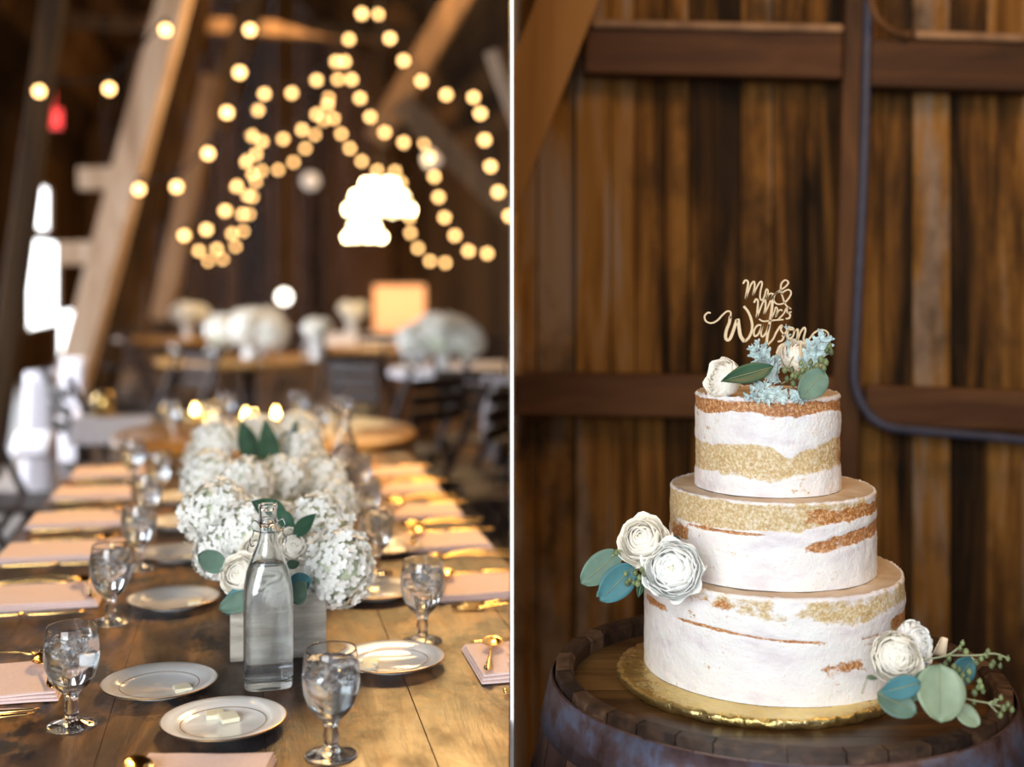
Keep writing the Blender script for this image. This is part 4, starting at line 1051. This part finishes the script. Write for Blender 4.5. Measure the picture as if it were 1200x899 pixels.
def chandelier(px, py, z, rad, tiers, label):
    c_ = P(px,py,z); r = empty('chandelier', c_, label=label, cat='chandelier'); mb = MB()
    mb.tube([(0,0,0),(0,0,6.3-c_.z)],.012,6); mb.build('hanging_rod', M['iron'], r)
    mb = MB()
    for (rr, zz, n) in tiers:
        mb.tube([(rr*math.cos(2*PI*i/32),rr*math.sin(2*PI*i/32),zz) for i in range(32)],.014,6,closed=True)
        for i in range(4): mb.tube([(0,0,zz+.08),(rr*math.cos(i*PI/2),rr*math.sin(i*PI/2),zz)],.009,5)
    mb.build('frame', M['iron'], r)
    for (rr, zz, n) in tiers:
        for i in range(n):
            a = 2*PI*i/n+.2; mb = MB(); mb.sphere((rr*math.cos(a),rr*math.sin(a),zz+.045),.038,10,8,(1,1,1.3)); mb.build('bulb', M['bulb_hot'], r)
chandelier(445,240,13,.30,((.33,-.10,12),(.26,.04,10),(.15,.17,6)),'large blazing tiered chandelier in mid hall')
chandelier(427,277,16.5,.22,((.24,-.06,9),(.15,.08,6)),'smaller blazing chandelier below and behind the large one')
# other lamps, and unlit globes given a faint glow
def globe(px, py, z, r_, mat, label, top):
    c_ = P(px,py,z); r = empty('pendant_globe', c_, label=label, cat='lamp'); mb = MB(); mb.sphere((0,0,0),r_,20,14); mb.build('globe', mat, r)
    mb = MB(); mb.tube([(0,0,r_*.9),(0,0,top-c_.z)],.006,5); mb.build('cord', M['black'], r)
M['unlitgrey'] = emit('unlit_globe', (.75,.68,.62), .45); M['lampwhite'] = emit('lit_globe', (1,.93,.8), 6)  # grey globes are unlit; their faint glow is put into the material
globe(364,212,15,.11,M['unlitgrey'],'unlit greyish white globe with a faint added glow, left of the chandeliers',6.5)
globe(506,186,13,.10,M['unlitgrey'],'unlit pinkish globe with a faint added glow, behind the right bulb swag',6.3)
globe(333,348,16,.09,M['lampwhite'],'small bright white globe above the flowers',6.5)
sg = MB(); sg.box((0,0,0),(.16,.05,.20)); sg.box((0,0,.6),(.012,.012,1.0)); o = sg.build('warning_sign', M['redsign'], bevel=.015); o.location = P(63,139,13.0); o.rotation_euler = (0,0,HANG)
tag(o, 'small red glowing sign above the left windows', 'sign')
# side stools with orange items far away
mb = MB(); mb.lathe([(.0001,0),(.05,0),(.05,.08),(.03,.11),(.0001,.11)],16); o = mb.build('amber_jar', M['mercury']); o.location = Vector(((122-600)/F*5.3, 5.34, .78)) ; o.location = Vector(((122-600)/F*5.4, 5.40, .76))
tag(o, 'small amber jar on the narrow white stand', 'jar')

# ------------------------------------------------------------------ light
def area(name, loc, tgt, sx, sy, col, w):
    l = bpy.data.lights.new(name,'AREA'); l.shape = 'RECTANGLE'; l.size = sx; l.size_y = sy; l.color = col; l.energy = w
    o = bpy.data.objects.new(name, l); COL.objects.link(o); o.location = loc
    o.rotation_euler = (Vector(tgt)-Vector(loc)).to_track_quat('-Z','Y').to_euler(); return o
area('open_door_daylight', (-1.35,-2.4,2.1), (0,1.8,.85), 2.4, 2.2, (.94,.97,1.0), 215)
area('left_window_daylight', H(UL+.15,8.5,1.6), H(0,9.5,.8), 3.5, 1.6, (.90,.93,1.0), 320)
area('left_window_daylight', H(UL+.15,15.5,1.6), H(0,15,.8), 4, 1.8, (.88,.94,1.0), 160)
area('warm_hall_fill', (-.30,4.3,2.6), (-.1,2.3,.8), .6, .6, (1.0,.58,.20), 75)  # unseen fill light, added for the gold sheen on the table's right side
area('warm_hall_fill', H(1.8,11,4.6), H(0,12,0), 2.0, 3.0, (1.0,.62,.28), 260)  # unseen area light added to the warm light of the bulbs
area('warm_hall_fill', H(.8,18,4.6), H(0,22,1.5), 2.5, 2.5, (1.0,.60,.26), 220)  # unseen area light added to warm the far wall
area('warm_corner_fill', (1.3,1.5,2.7), (.7,3.0,1.8), .9, .5, (1.0,.60,.24), 20)  # no lamp hangs here; light added to warm the plank wall
w = bpy.data.worlds.new('sky'); scene.world = w; w.use_nodes = True
bg = w.node_tree.nodes['Background']; bg.inputs[0].default_value = (.75,.85,1.0,1); bg.inputs[1].default_value = .9
vs = scene.view_settings
scene.display_settings.display_device = 'sRGB'
vs.view_transform = 'Standard'; vs.look = 'None'; vs.exposure = 0.0; vs.gamma = 1.0; vs.use_curve_mapping = False
